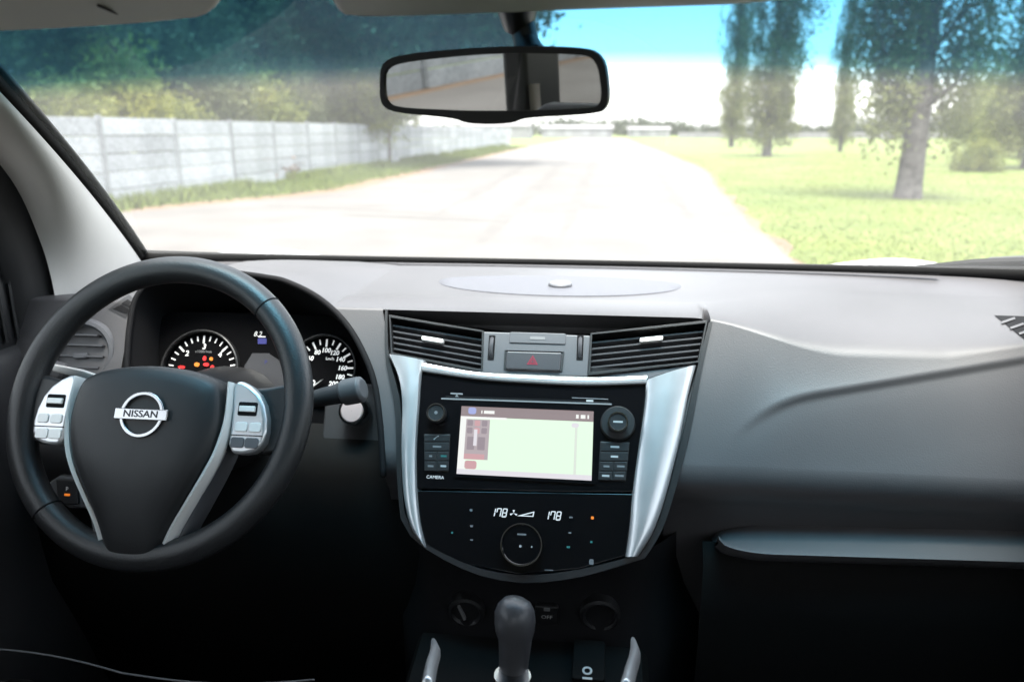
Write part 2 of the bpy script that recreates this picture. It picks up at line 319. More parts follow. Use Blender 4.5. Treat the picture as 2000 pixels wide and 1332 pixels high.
# grass blades (nobody could count them)
def blades(name, label, xy, h, w, m, group=None):
    n = len(xy); xy = np.asarray(xy); a = rng.uniform(0, 6.28, n); hh = h * rng.uniform(.5, 1.3, n); ln = rng.normal(0, .35, (n, 2)) * hh[:, None]
    V = np.zeros((n, 3, 3)); dx = np.stack([np.cos(a), np.sin(a)], 1) * w
    V[:, 0, :2] = xy - dx; V[:, 1, :2] = xy + dx; V[:, 2, :2] = xy + ln; V[:, 2, 2] = hh
    me = bpy.data.meshes.new(name); me.vertices.add(n * 3); me.vertices.foreach_set('co', V.ravel()); me.loops.add(n * 3); me.loops.foreach_set('vertex_index', np.arange(n * 3))
    me.polygons.add(n); me.polygons.foreach_set('loop_start', np.arange(0, n * 3, 3)); me.polygons.foreach_set('loop_total', np.full(n, 3)); me.update(); me.validate()
    return tag(obj(name, me, m, smooth=False), label, 'grass', kind='stuff')
g = []
while len(g) < 90000:
    y = 8 + 52 * random.random() ** 1.8; x = random.uniform(2.4, 6 + y * .75)
    if x > Rx(y) + .05: g.append((x, y))
blades('meadow_grass', 'short yellow-green grass of the meadow right of the road', g, .032, .012, 'blade')
g = []
while len(g) < 26000:
    y = random.uniform(13, 80); x = random.uniform(-10.2, -6.4)
    if x < Lx(y) - .5 - 1.1 * random.random() ** 2: g.append((x, y))
blades('verge_grass', 'green grass strip between the white wall and the road', g, .14, .025, 'blade')
g = []
while len(g) < 9000:
    y = random.uniform(13, 80); x = -10.15 + abs(random.gauss(0, .28)); g.append((x, y)) if math.sin(y * 1.3) + math.sin(y * .47) > -.6 else None
blades('wall_weeds', 'taller weeds along the foot of the white wall', g, .3, .03, 'blade')

# precast concrete wall
wall = empty('concrete_wall', (-10.3, 10, 0), 'long pale precast concrete panel wall left of the road', 'wall')
PS = 2.9; Y0 = 18.3 - PS * 3
pan = MB().box((0, 0, 0), (.03, PS / 2 - .075, .177)).build('wall_panel', 'concrete', wall, bevel=.008, seg=2)
post = MB().box((0, 0, 0), (.045, .065, .935)).build('wall_post', 'concrete2', wall, bevel=.01, seg=2)
def inst(o, parent, loc, rz=0):
    c = o.copy(); COL.objects.link(c); c.parent = parent; c.location = Vector(loc) - Vector(parent.location); c.rotation_euler.z = rz; return c
first = True
for k in range(-15, 27):
    y = Y0 + k * PS; dz = random.uniform(-.02, .02)
    pl = Vector((-10.3, y, .965 + dz)); 
    if first: post.location = pl - wall.location
    else: inst(post, wall, pl)
    for j in range(5):
        l = Vector((-10.3 + random.uniform(-.012, .012), y + PS / 2, .19 + j * .372 + dz * .5))
        if first: pan.location = l - wall.location; first = False
        else: inst(pan, wall, l, random.uniform(-.003, .003))

# trees
def leaves_mesh(C, size, flat=0.0):
    n = len(C); a = rng.normal(size=(n, 3)); a /= np.linalg.norm(a, axis=1)[:, None]; b = rng.normal(size=(n, 3)); b -= a * (a * b).sum(1)[:, None]; b /= np.linalg.norm(b, axis=1)[:, None]
    s = size * rng.uniform(.6, 1.35, n)[:, None]
    V = np.stack([C - a * s, C - b * s * .55, C + a * s, C + b * s * .55], 1).reshape(-1, 3)
    me = bpy.data.meshes.new('leaves'); me.vertices.add(4 * n); me.vertices.foreach_set('co', V.ravel()); me.loops.add(4 * n); me.loops.foreach_set('vertex_index', np.arange(4 * n))
    me.polygons.add(n); me.polygons.foreach_set('loop_start', np.arange(0, 4 * n, 4)); me.polygons.foreach_set('loop_total', np.full(n, 4)); me.update(); me.validate(); return me
def clumps(cent, rad, per):
    out = []
    for c, r in zip(cent, rad):
        k = int(per * (r / .4) ** 1.3); q = rng.normal(size=(k, 3)) * r * np.array([.42, .42, .95]); out.append(q + c)
    return np.concatenate(out)
def poplar(H, Rd, base, ncl, per, size, tr, prof, skirt=.16, gap=None):
    cent = []; rad = []; tb = MB(); 
    path = [(math.sin(i * 1.3) * .05 * i / 6, math.cos(i * 1.9) * .05 * i / 6, H * .93 * i / 12) for i in range(13)]
    tb.tube([(0, 0, -.1)] + path[0:1] + [(0, 0, .35)] + path[1:], [tr * 1.25, tr * 1.12, tr * 1.03] + [tr * (1 - .93 * i / 12) for i in range(1, 13)], 12)
    limbs = [(rng.uniform(0, 6.283), rng.uniform(.15, 1.0), rng.uniform(0, .10), rng.uniform(.55, 1.0)) for _ in range(15)]
    for i in range(ncl):
        a, fr_, t0, t1 = limbs[i % 15]; t = t0 + (t1 - t0) * rng.random(); h = base + (H - base) * t; rm = Rd * interp(t, prof[0], prof[1])
        q = np.array([rm * fr_ * math.cos(a), rm * fr_ * math.sin(a), 0]) + rng.normal(size=3) * np.array([.20, .20, 0]) * Rd * (.5 + .5 * t)
        r = float(np.hypot(q[0], q[1])); c = np.array([q[0], q[1], h]); cent.append(c); rad.append(rng.uniform(.2, .5) * (Rd / 2) ** .4)
        if i % 13 == 0:
            z0 = max(2.0, h - r * 1.3 - .3); x0 = np.array([0, 0, min(z0, H * .85)]); mid = (x0 * .45 + c * .55) + np.array([c[0], c[1], 0]) * .2
            r0 = tr * .13 * (1 - z0 / H) + .010; tb.tube([x0, mid, c], [r0, r0 * .6, .008], 5)
    for i in range(int(ncl * skirt)):      # hanging lower foliage
        h = base + rng.random() ** 1.3 * H * .3; a = rng.uniform(0, 6.283); r = Rd * rng.uniform(.25, .95) * interp((h - base) / (H * .3), [0, 1], [.75, .95])
        cent.append(np.array([r * math.cos(a), r * math.sin(a), h])); rad.append(rng.uniform(.25, .5) * (Rd / 2) ** .4)
    if gap is not None:      # few leaves hang before the trunk on its open side
        g_ = np.array([math.cos(gap), math.sin(gap)]); keep = [i for i, c in enumerate(cent) if not (c[2] < 6.5 and c[:2] @ g_ > -.1 and abs(c[0] * g_[1] - c[1] * g_[0]) < .42)]
        cent = [cent[i] for i in keep]; rad = [rad[i] for i in keep]
    return tb, leaves_mesh(clumps(cent, rad, per), size)
def broad(H, Rx_, Rz, zc, ncl, per, size, tr, low=0.0):
    cent = []; rad = []; tb = MB()
    tb.tube([(0, 0, -.1), (0, 0, .2), (.08, .03, zc * .4), (.02, .1, zc * .75), (0, 0, zc + Rz * .5)], [tr * 1.6, tr * 1.2, tr, tr * .75, tr * .2], 10)
    lob = [(rng.normal(size=3) * np.array([.55, .55, .5])) for _ in range(7)]
    for i in range(ncl):
        while True:
            q = rng.uniform(-1, 1, 3); l = np.linalg.norm(q)
            bump = 1 - .28 * (math.sin(q[0] * 5 + 1) * math.sin(q[1] * 4 + 2) + .5 * math.sin(q[2] * 6))
            if l < .62 * bump + .3 * rng.random() and l > .25: break
        c = np.array([q[0] * Rx_, q[1] * Rx_, zc + q[2] * Rz]); cent.append(c); rad.append(rng.uniform(.3, .75) * (Rx_ / 2.6) ** .5)
        if i % 5 == 0:
            z0 = zc * rng.uniform(.45, .95); tb.tube([(0, 0, z0), (c * .5 + np.array([0, 0, z0 * .5])), c], [tr * .4, tr * .22, .01], 5)
    return tb, leaves_mesh(clumps(cent, rad, per), size)
def tree(name, parts, leaf, loc, rz, sc, label, cat='tree', group=None, shared=None, recolour=False):
    o = empty(name, (0, 0, 0), label, cat, group); tm, lm = shared if shared else (None, None)
    if tm is None:
        tb, lv = parts; t = tb.build('trunk', 'bark', o, ang=None); c = obj('crown', lv, leaf, o, smooth=False); shared = (t, c)
    else:
        for s in (tm, lm): q = s.copy(); COL.objects.link(q); q.parent = o
        if recolour: q.material_slots[0].link = 'OBJECT'; q.material_slots[0].material = M[leaf]
    o.location = loc; o.rotation_euler.z = rz; o.scale = sc; return shared
prA = ([0, .1, .25, .5, .8, 1], [.55, .75, .9, 1, .8, .15])
popA = poplar(15, 1.75, 1.7, 640, 62, .062, .30, prA, .40, R(-90 - 23 + 8))
popB = poplar(19, 2.5, 1.0, 540, 54, .09, .30, prA)
p = atZ(1772, 388, 0); sA = tree('poplar_tree', popA, 'leaf_poplar', p, 0.4, (1, 1, 1), 'big near poplar with thick bare lower trunk on the meadow', group='poplars on the meadow')
p = atZ(1497, 306, 0); sB = tree('poplar_tree', popB, 'leaf_poplar', p, 1.0, (1, 1, 1), 'tall poplar nearest the road, left of the big near poplar', group='poplars on the meadow')
p = atZ(1428, 288, 0); tree('poplar_tree', None, 'leaf_poplar', p, 2.2, (.85, .85, 1.1), 'poplar farther off, just behind the one nearest the road', group='poplars on the meadow', shared=sB)
p = atZ(1640, 297, 0); tree('poplar_tree', None, 'leaf_poplar', p, 4.0, (.5, .5, .8), 'thin distant poplar between the two large poplars', group='poplars on the meadow', shared=sB)
p = atZ(2010, 330, 0); tree('poplar_tree', None, 'leaf_poplar', p, 2.0, (1.15, 1.15, .95), 'poplar with gappy crown at the right edge of the view', group='poplars on the meadow', shared=sB)
bro = broad(9, 2.7, 3.4, 5.2, 240, 34, .12, .16)
bro2 = broad(13, 4.6, 4.2, 9.0, 420, 40, .17, .26)
bush = broad(3, 1.35, 1.35, 1.7, 260, 34, .075, .05)
p = atZ(757, 322, 0)
vb = broad(12, 8.2, 5.0, 8.6, 520, 44, .2, .17)
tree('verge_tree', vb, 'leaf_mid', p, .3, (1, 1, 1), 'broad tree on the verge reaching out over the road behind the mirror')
tree('drooping_tree', broad(5, 2.0, 1.9, 3.1, 190, 30,   .1, .07), 'leaf_bush', (p.x - .1, p.y - 2.5, 0), 1.2, (1, 1, 1), 'small drooping tree with thin trunk in front of the white wall', 'tree')
shT = shB = shU = None
for k in range(11):
    y = 8 + k * 5.6 + random.uniform(-.8, .8)
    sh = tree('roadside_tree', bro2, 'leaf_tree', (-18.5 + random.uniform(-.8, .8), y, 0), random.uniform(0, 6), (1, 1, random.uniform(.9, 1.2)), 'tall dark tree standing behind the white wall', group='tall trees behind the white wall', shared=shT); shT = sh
for k in range(13):
    y = 11 + k * 3.6 + random.uniform(-.8, .8); s = random.uniform(.75, 1.05)
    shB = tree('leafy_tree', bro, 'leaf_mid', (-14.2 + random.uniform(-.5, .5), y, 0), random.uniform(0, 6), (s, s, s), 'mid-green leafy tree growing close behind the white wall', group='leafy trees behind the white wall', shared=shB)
BUSH = [(125, .95, 'hazy bush over the wall, first from the windshield pillar'), (240, 1.0, 'bright yellow-green bush over the wall, second from the windshield pillar'), (335, .9, 'low bush over the wall, third from the windshield pillar'), (425, 1.05, 'bushy crown over the wall, fourth from the windshield pillar'), (505, 1.15, 'tall bush over the wall, fifth from the windshield pillar'), (580, 1.0, 'bush over the wall, sixth from the windshield pillar'), (650, 1.2, 'bush over the wall, nearest the left end of the mirror')]
for k, (px, s, lab) in enumerate(BUSH):
    q = atX(px, 225, -12.1)
    r_ = tree('bush', bush, 'leaf_yellow' if k == 1 else ('leaf_bush', 'leaf_mid')[k % 2], (q.x, q.y, .25), k * 1.3, (s, s, s * (.8, 1.05, .75, 1.1, .9, 1.15, .85)[k]), lab, 'bush', 'bushes behind the wall', shared=shU, recolour=True); shU = shU or r_
q = atZ(525, 352, 0); mb = leaves_mesh(rng.normal(size=(1600, 3)) * np.array([.25, .42, .2]) + np.array([q.x + .3, q.y, .34]), .08)
tag(obj('dry_shrub', mb, 'dry', smooth=False), 'low brown dry shrub at the foot of the white wall', 'shrub')
q = atZ(1880, 335, 0)
tree('bush', None, 'leaf_poplar', (q.x + .5, q.y, -.75), 2.2, (.9, .6, .6), 'low bush in the shade right of the big poplar', 'bush', None, shared=shU)
for px, yy, s, lab in ((1985, 46, 1.7, 'round green bush far right on the meadow'), (1905, 60, 1.9, 'grey-green bush behind the big poplar')):
    q = atZ(px, 256 + 2400 / yy, 0); tree('bush', None, 'leaf_bush', (q.x, q.y, -.6), px, (s * 1.3, s, s), lab, 'bush', None, shared=shU)
# far end of the road
def farhouse(name, x, y, w, d, h, roof, label):
    e = empty(name, (x, y, 0), label, 'building'); MB().box((x, y, h / 2), (w / 2, d / 2, h / 2)).build('wall', 'farhouse', e, smooth=False)
    rows = [[(x - w / 2 - .3, y - d / 2 - .3, h + .02), (x + w / 2 + .3, y - d / 2 - .3, h + .02)], [(x - w / 2 - .3, y, h + roof), (x + w / 2 + .3, y, h + roof)], [(x - w / 2 - .3, y + d / 2 + .3, h + .02), (x + w / 2 + .3, y + d / 2 + .3, h + .02)]]
    MB().grid(rows).build('roof', 'farroof', e, solid=.15, smooth=False)
    for i in range(int(w // 4)):
        MB().box((x - w / 2 + 2 + i * 4, y - d / 2 - .03, h * .5), (.7, .06, .6)).build('window', 'pole', e, smooth=False)
farhouse('low_building', -6, 185, 16, 8, 2.0, .8, 'low white building at the far end of the road')
farhouse('low_building', 11, 200, 10, 7, 1.8, .7, 'small white building right of the road end')
farhouse('low_building', -22, 165, 14, 8, 2.4, 1.0, 'white building beyond the end of the wall')
fence = empty('field_fence', (45, 190, 0), 'low dark hedge-like fence across the far side of the meadow', 'fence')
for i in range(22): MB().box((18 + i * 4.0, 175, .65), (1.98, .12, .6)).build('fence_panel', 'farroof', fence, smooth=False)
wood = []
for i in range(150):
    a = rng.uniform(-110, 210); wood.append((a, rng.uniform(260, 300), rng.uniform(.2, 2.2) * (1 + .8 * math.sin(a * .05 + 1.9))))
wc = np.concatenate([rng.normal(size=(160, 3)) * np.array([3, 2.5, 1.4]) + np.array(c) for c in wood]); wc[:, 2] = np.abs(wc[:, 2])
tag(obj('distant_wood', leaves_mesh(wc, .7), 'leaf_tree', smooth=False), 'far line of trees on the horizon', 'trees', kind='stuff')
q = atZ(1303, 282, 0); sp = empty('road_post', q, 'thin grey post at the right road edge far ahead', 'post')
MB().tube([(q.x, q.y, 0), (q.x, q.y, 1.5)], .05, 8).build('pole', 'pole', sp); MB().box((q.x, q.y - .07, 1.3), (.2, .012, .2)).build('plate', 'pole', sp)

# ================================================================== THE CAR
FR = Frame((0, .93, 1.24), 30)       # face of the centre stack
def sxn(x): return max(-1, min(1, x / (.74 if x < 0 else .79)))
def Bc(s): return Vector(((.74 if s < 0 else .79) * s, 1.45 - .16 * s * s, 1.360 + .022 * s * s))     # windshield base
def Tc(s): return Vector(((.51 if s < 0 else .56) * s, .68 - .03 * s * s, 1.735 - .02 * s * s))       # windshield top
car = empty('pickup_truck', (0, 0, 0), 'white pickup truck whose cabin the view is taken from', 'pickup truck')
# windshield
nu, nv = 48, 28; rows = []
for j in range(nv + 1):
    t = j / nv; rows.append([Bc(s) * (1 - t) + Tc(s) * t + Vector((0, .30, .5)).normalized() * (.035 * 4 * t * (1 - t) * (1 - .6 * s * s)) for s in [-1 + 2 * i / nu for i in range(nu + 1)]])
mbw = MB().grid(rows); me = pyd(mbw.V, mbw.F, False); uvl = me.uv_layers.new(name='UVMap')
for l in me.loops: uvl.data[l.index].uv = ((l.vertex_index % (nu + 1)) / nu, (l.vertex_index // (nu + 1)) / nv)
wsh = obj('windshield', me, 'windshield', car, ang=None)
sp_ = [-1 + 2 * i / 60 for i in range(61)]
MB().tube([Bc(s) + Vector((0, -.004, -.001)) for s in sp_], [.006 + .007 * abs(s) ** 3 for s in sp_], 10).build('windshield_seal', 'rubber', wsh, ang=None)
MB().tube([Tc(s) + Vector((0, .0, -.004)) for s in sp_], .009, 8).build('windshield_seal', 'rubber', wsh, ang=None)
for sg in (-1, 1):
    MB().tube([Bc(sg) * (1 - t) + Tc(sg) * t + Vector((-sg * .004, -.006, -.002)) + Vector((0, .30, .5)).normalized() * (.014 * 4 * t * (1 - t)) for t in [i / 30 for i in range(31)]], .0075, 8).build('windshield_seal', 'rubber', wsh, ang=None)
# bonnet
rows = []
for i in range(41):
    y = 1.47 + 1.25 * i / 40; r = []
    for k in range(61):
        x = -.96 + 1.92 * k / 60; ax = abs(x)
        z = 1.285 - .05 * (ax / .93) ** 2 + .060 * math.exp(-((ax - .79) / .21) ** 2) - .30 * sm(.3, 1.25, y - 1.45) ** 1 + .015 * sm(0, .3, y - 1.47) - .06 * sm(.88, .96, ax) - .05 * sm(.18, 0, y - 1.47)
        r.append((x, y, z))
    rows.append(r)
MB().grid(rows).build('bonnet', 'paint', car, ang=None)
# cowl below the glass
MB().grid([[Bc(s) + Vector((0, .02, -.035)) for s in sp_], [Bc(s) + Vector((0, .14, -.10)) for s in sp_]]).build('cowl', 'black', car)
wp = MB().tube([Bc(.80) + Vector((0, .05, -.006)), Bc(.9) + Vector((0, .04, .006)), Bc(.99) + Vector((0, .03, .012))], [.006, .009, .010], 6).build('wiper', 'rubber', car)
MB().tube([Bc(.88) + Vector((0, .07, -.02)), Bc(.93) + Vector((0, .05, .010)), Bc(1.0) + Vector((0, .045, .016))], .007, 6).build('wiper_arm', 'black', wp)
# roof and headliner
def roofz(x, y): return 1.715 + .055 * sm(.66, .30, y) - .07 * sm(.40, .66, abs(x)) - .02 * sm(-.6, -1.25, y)
rows = []
for i in range(41):
    y = .665 - 1.97 * i / 40; r = []
    for k in range(41):
        s = -1 + k / 20; hw = interp(y, [-1.3, .3, .665], [.66, .655, .515]); x = hw * s
        yy = y if i else Tc(s).y - .002
        z = roofz(x * .66 / hw, y) if i else Tc(s).z - .004
        r.append((x, yy, z))
    rows.append(r)
rf = MB().grid(rows).build('headliner', 'headliner', car, ang=None)
MB().grid([[(p[0] * 1.05, p[1] + .02, p[2] + .06) for p in r] for r in rows]).build('roof_skin', 'paint', car, ang=None)
# A pillars, door frames, doors
def catm(P, n):
    P = [Vector(q) for q in P]; out = []
    for i in range(len(P) - 1):
        a, b, c, d = P[max(i - 1, 0)], P[i], P[i + 1], P[min(i + 2, len(P) - 1)]
        for j in range(n):
            t = j / n; out.append(.5 * ((2 * b) + (c - a) * t + (2 * a - 5 * b + 4 * c - d) * t * t + (3 * b - a - 3 * c + d) * t ** 3))
    return out + [P[-1]]
for sg in (-1, 1):
    inner = catm([((x + (.05 if sg > 0 else 0)) * sg, y, z) for x, y, z in ((.715, 1.02, 1.27), (.714, 1.025, 1.36), (.708, 1.005, 1.45), (.695, .945, 1.55), (.665, .80, 1.64), (.655, .50, 1.665), (.66, .2, 1.67))], 8)
    n = len(inner); outer = []
    for i in range(n):
        t = max(0, (i - 4) / 34)
        q = Bc(sg) * (1 - min(t, 1)) + Tc(sg) * min(t, 1) + Vector((-sg * .010, -.012, -.012)) + Vector((0, .30, .5)).normalized() * (.014 * 4 * min(t, 1) * (1 - min(t, 1)))
        if i < 4: q = q + Vector((0, .0, -.10 * (4 - i) / 4))
        outer.append(q)
    rows = []
    for i in range(n):
        a, b = outer[i], inner[i]; d = (b - a); bul = Vector((-sg * .45, -.75, .1)).normalized()
        rows.append([a + d * t + bul * (.055 * math.sin(math.pi * t ** .8) * (1 - .45 * t) * (1 - .6 * sm(30, 48, i))) for t in [k / 14 for k in range(15)]])
    MB().grid(rows).build('a_pillar', 'pillar', car, ang=None)
    MB().grid([[o + Vector((-sg * .004, .016, .016)), o + Vector((sg * .02, .022, .02)), (o + i_) * .5 + Vector((sg * .06, .02, .02)), i_ + Vector((sg * .07, .0, .0))] for o, i_ in zip(outer, inner)]).build('pillar_skin', 'paint', car, ang=None)
        # panel
    prof = [(.80, 1.305), (.765, 1.312), (.735, 1.305), (.722, 1.28), (.712, 1.22), (.708, 1.12), (.72, 1.0), (.715, .8), (.74, .55)]
    rows = [[(sg * (x + (.02 if y > 1.0 else 0)), y, z) for x, z in smoothpoly(prof, 2, False)] for y in [1.12, 1.0, .8, .5, .2, -.1, -.35]]
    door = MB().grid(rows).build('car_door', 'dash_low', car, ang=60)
    # frame strip following the pillar
    fr_rows = []
    for q in inner:
        w = .05
        fr_rows.append([q + Vector((sg * .004, .012, .004)), q + Vector((sg * .022, -.012, -.012)), q + Vector((sg * .026, -w * .9, -w * .75)), q + Vector((sg * .05, -w * .95, -w * .8))])
    MB().grid(fr_rows).build('window_frame', 'black', door, ang=None)
    fd = MB(); P = [(1.075, 1.27), (1.06, 1.44), (.985, 1.52), (.93, 1.55), (.905, 1.50), (.90, 1.27)]
    V = [(.742 * sg, y, z) for y, z in P] + [(.79 * sg, y, z) for y, z in P]; k = len(P)
    fd.add(V, [list(range(k)), list(range(k, 2 * k))] + [[i, (i + 1) % k, k + (i + 1) % k, k + i] for i in range(k)]); fd.build('mirror_corner', 'black', door, bevel=.006)
    for q_ in (0, 1, 2): MB().tube([(.738 * sg, .925 + q_ * .022, 1.315), (.738 * sg, .925 + q_ * .022, 1.48)], .003, 6).build('frame_rib', 'black', door)
    MB().box((.70 * sg, .42, 1.03), (.05, .30, .03)).build('armrest', 'black', door, bevel=.02, seg=4)
    MB().tube([(.70 * sg, .72, 1.17), (.685 * sg, .66, 1.175), (.695 * sg, .60, 1.17)], [.008, .01, .008], 8).build('door_handle', 'silver', door)
    MB().box((.70 * sg, .55, .80), (.03, .28, .07)).build('door_pocket', 'black', door, bevel=.02)
    # glass
    gl = [(.775 * sg, .90, 1.30), (.775 * sg, -.33, 1.30), (.68 * sg, -.33, 1.655), (.69 * sg, .55, 1.65), (.725 * sg, .90, 1.52)]
    obj('side_window', pyd(gl, [[0, 1, 2, 3, 4]]), 'glass_front', door, smooth=False)
    # exterior mirror
    sm_ = MB().box((.93 * sg, .98, 1.42), (.11, .05, .12)).build('side_mirror', 'paint', car, bevel=.04, seg=5)
    MB().box((.93 * sg, .926, 1.42), (.09, .003, .10)).build('mirror_glass', 'mirror', sm_, bevel=.002)
    MB().box((.81 * sg, .99, 1.33), (.05, .03, .02)).build('foot', 'black', sm_, bevel=.01)
    # B pillar and rear side
    MB().box((.735 * sg, -.42, 1.2), (.035, .085, .55)).build('b_pillar', 'black', car, bevel=.02)
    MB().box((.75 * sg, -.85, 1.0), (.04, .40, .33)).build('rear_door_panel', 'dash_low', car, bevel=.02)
    MB().box((.72 * sg, -1.27, 1.2), (.05, .09, .55)).build('c_pillar', 'pillar', car, bevel=.02)
    MB().grid([[(.66 * sg, .2, 1.672), (.66 * sg, -1.3, 1.66)], [(.70 * sg, .2, 1.645), (.70 * sg, -1.3, 1.63)], [(.75 * sg, .2, 1.70), (.75 * sg, -1.3, 1.70)]]).build('roof_rail', 'black', car)
    obj('rear_side_window', pyd([(.765 * sg, -.5, 1.32), (.765 * sg, -1.2, 1.32), (.70 * sg, -1.2, 1.64), (.70 * sg, -.5, 1.64)], [[0, 1, 2, 3]]), 'glass', car, smooth=False)
# shell below and behind
MB().box((0, -.05, .52), (.80, 1.42, .03)).build('cabin_floor', 'carpet', car)
MB().box((0, 1.36, .90), (.80, .03, .40)).build('firewall', 'matte', car)
for sg in (-1, 1):
    MB().box((.81 * sg, .0, .82), (.02, 1.40, .46)).build('side_skin', 'paint', car)
    MB().box((.84 * sg, 1.42, 1.05), (.02, .35, .25)).build('fender_skin', 'paint', car)
MB().box((0, -1.36, .92), (.80, .03, .42)).build('rear_wall', 'carpet', car)
obj('rear_window', pyd([(-.62, -1.34, 1.34), (.62, -1.34, 1.34), (.56, -1.31, 1.65), (-.56, -1.31, 1.65)], [[0, 1, 2, 3]]), 'glass', car, smooth=False)
# seats
def seat(x, y, w=.25, fwd=.62, dz=0):
    def cush(nm, prof, hw, m):
        rows = []
        for i in range(17):
            s = -1 + i / 8; e_ = abs(s) ** 6
            rows.append([Vector((x + s * hw, y + a, b + dz + .028 * abs(s) ** 2.2 - .07 * e_)) for a, b in prof])
        return MB().grid(rows).build(nm, m, car, ang=None, sub=1)
    e = cush('front_seat', [(fwd + .03, .78), (fwd + .05, .90), (fwd + .03, .955), (fwd - .03, .985), (fwd - .25, .965), (fwd - .50, .93), (fwd - .52, .80)], w, 'seat')
    rows = []
    for i in range(17):
        s = -1 + i / 8; e_ = abs(s) ** 5
        rows.append([Vector((x + s * w * k, y + a + .06 * abs(s) ** 2.2 * (1 if a > -.0 else 0) - .02 * e_, b)) for a, b, k in [(fwd - .50, .90, .95), (fwd - .58, 1.1, 1), (fwd - .65, 1.27, .98), (fwd - .69, 1.36, .85), (fwd - .73, 1.375, .8), (fwd - .78, 1.33, .85), (fwd - .74, 1.1, 1), (fwd - .66, .85, .95)]])
    MB().grid(rows).build('backrest', 'seat', e, ang=None, sub=1)
    MB().box((x, y + fwd - .79, 1.43), (.12, .045, .06)).build('headrest', 'seat', e, bevel=.035, seg=5)
    for s in (-.05, .05): MB().tube([(x + s, y + fwd - .75, 1.30), (x + s, y + fwd - .79, 1.42)], .006, 8).build('headrest_post', 'chrome', e)
    return e
sd = seat(-.42, -.06, fwd=.70, dz=.045)
MB().tube([(-.64 + .022 * i, .655 + .012 * math.sin(i * .3), 1.032 + .0016 * abs(i - 10)) for i in range(21)], .0010, 6).build('seam', 'seat', sd)
seat(.46, -.10)
rb = MB().box((0, -.95, .82), (.66, .26, .10)).build('rear_bench', 'seat', car, bevel=.05, seg=4)
MB().box((0, -1.22, 1.12), (.66, .08, .24)).build('backrest', 'seat', rb, bevel=.05, seg=4)
for x in (-.36, .36): MB().box((x, -1.21, 1.43), (.12, .045, .07)).build('headrest', 'seat', rb, bevel=.03, seg=4)
blt = []
for sg in (-1, 1):
    b = MB().tube([(.69 * sg, -.36, 1.50), (.67 * sg, -.34, 1.3), (.66 * sg, -.33, .8)], .024, 4, flat=.08, upv=(0, 1, 0)).build('seat_belt', 'belt', None, ang=None)
    tag(b, ('driver' if sg < 0 else 'passenger') + "'s seat belt hanging along the door pillar", 'seat belt')

# ------------------------------------------------------------------ dashboard
dash = empty('dashboard', (0, 1.1, .9), 'dark grey moulded dashboard spanning the car below the windshield', 'dashboard')
def vcrease(u): return .030 + .215 * (u - .286)
def ub(v): return .214 - .27 * (.139 - v)
lip_px = [(254, 930), (250, 830), (246, 740), (250, 650), (264, 582), (300, 548), (360, 532), (420, 529), (470, 534), (520, 541), (560, 550), (620, 580), (670, 625), (705, 680), (730, 745), (742, 830), (748, 930)]
lip_uv = [tuple(p)[:2] for p in catm([(*FR.px(x, y, .003), 0) for x, y in lip_px], 5)]
_k = min(range(len(lip_uv)), key=lambda i: lip_uv[i][0]); _l = lip_uv[_k:]
for i in range(1, len(_l)): _l[i] = (max(_l[i][0], _l[i - 1][0] + 1e-5), _l[i][1])
UL, UR = _l[0][0], _l[-1][0]
def vlip(u): return interp(u, [p[0] for p in _l], [p[1] for p in _l]) if UL < u < UR else -1
UB = .2175
def shift(x, v): ax = abs(x - .010); return (1 if x > .01 else -1) * (-.27 * max(0, .139 - v)) * sm(.05, UB, ax) * sm(.36, UB + .004, ax)
def disp(x, v, u):
    d = .012 * sm(.2, .32, u)
    inb = (1 if abs(x - .010) < UB else 0) * sm(.1415, .1395, v)
    # passenger side: the pad flares out to a soft edge, the panel below falls away from it
    top = vcrease(u) - .05 * max(0, (.36 - u) / .12) ** 2.4
    side = sm(.215, .33, u + .12 * (v + .06))
    rec = sm(top + .003, top - .010, v) * side
    d += .007 * math.exp(-max(0, v - top) / .035) * side * (1 - rec) + rec * (.002 - .004 * sm(top - .02, top - .10, v))
    ins = 1 if (UL < u < UR and v < vlip(u) - .0015) else 0
    return d * (1 - inb) * (1 - ins) - .05 * inb - .20 * ins * (1 - inb)
rows = []
NX = 420
for i in range(NX + 1):
    x = -.755 + 1.565 * i / NX; s = sxn(x)
    b0 = Bc(s); b0.x = x; b0 += Vector((0, -.003, -.006))
    vp = sm(.20, .40, x); vl_ = vlip(x); hd = max(0, vl_ - .1425)
    vstart = max(.1425 - .05 * vp, vl_, (vcrease(x) + .014) if x > .3 else 0)
    zt = 1.364 - .012 * s * s
    q0 = Vector((x, 1.10 + .12 * vp + .02 * min(1, hd * 30), zt + hd * .80)); row = []
    mid = Vector((x, 1.30, 1.366 + hd * .35)); row += bez(b0, mid, q0, 12)[:-1]
    c0 = FR.p(x, vstart, 0 if hd else disp(x, vstart, x)); q1 = Vector((x, 1.025, 1.372)) * (1 - vp) + Vector((x, c0.y + .577 * (zt + .001 - c0.z), zt + .001)) * vp
    if hd: q1 = Vector((x, c0.y + .02, c0.z + .004))
    row += bez(q0, q1, c0, 14)[:-1]
    NVv = 96
    for k in range(NVv + 1):
        v = vstart + (-.050 - vstart) * k / NVv; u = x + shift(x, v); row.append(FR.p(u, v, disp(x, v, u) if not (k == 0 and hd) else 0))
    v = -.05; u = x + shift(x, v); a = row[-1]; dd = disp(x, v, u); row += bez(a, FR.p(u, -.082, dd - .004), FR.p(u, -.095, dd - .045), 8)[1:]
    row += [FR.p(u, -.12, dd - .075), Vector((u, 1.0 - min(0, dd + .02), .9)), Vector((u, 1.1 - min(0, dd + .02), .6))]
    rows.append(row)
dmb = MB().grid(rows); dmb.build('dash_body', 'dash', dash, ang=50)
from mathutils.bvhtree import BVHTree
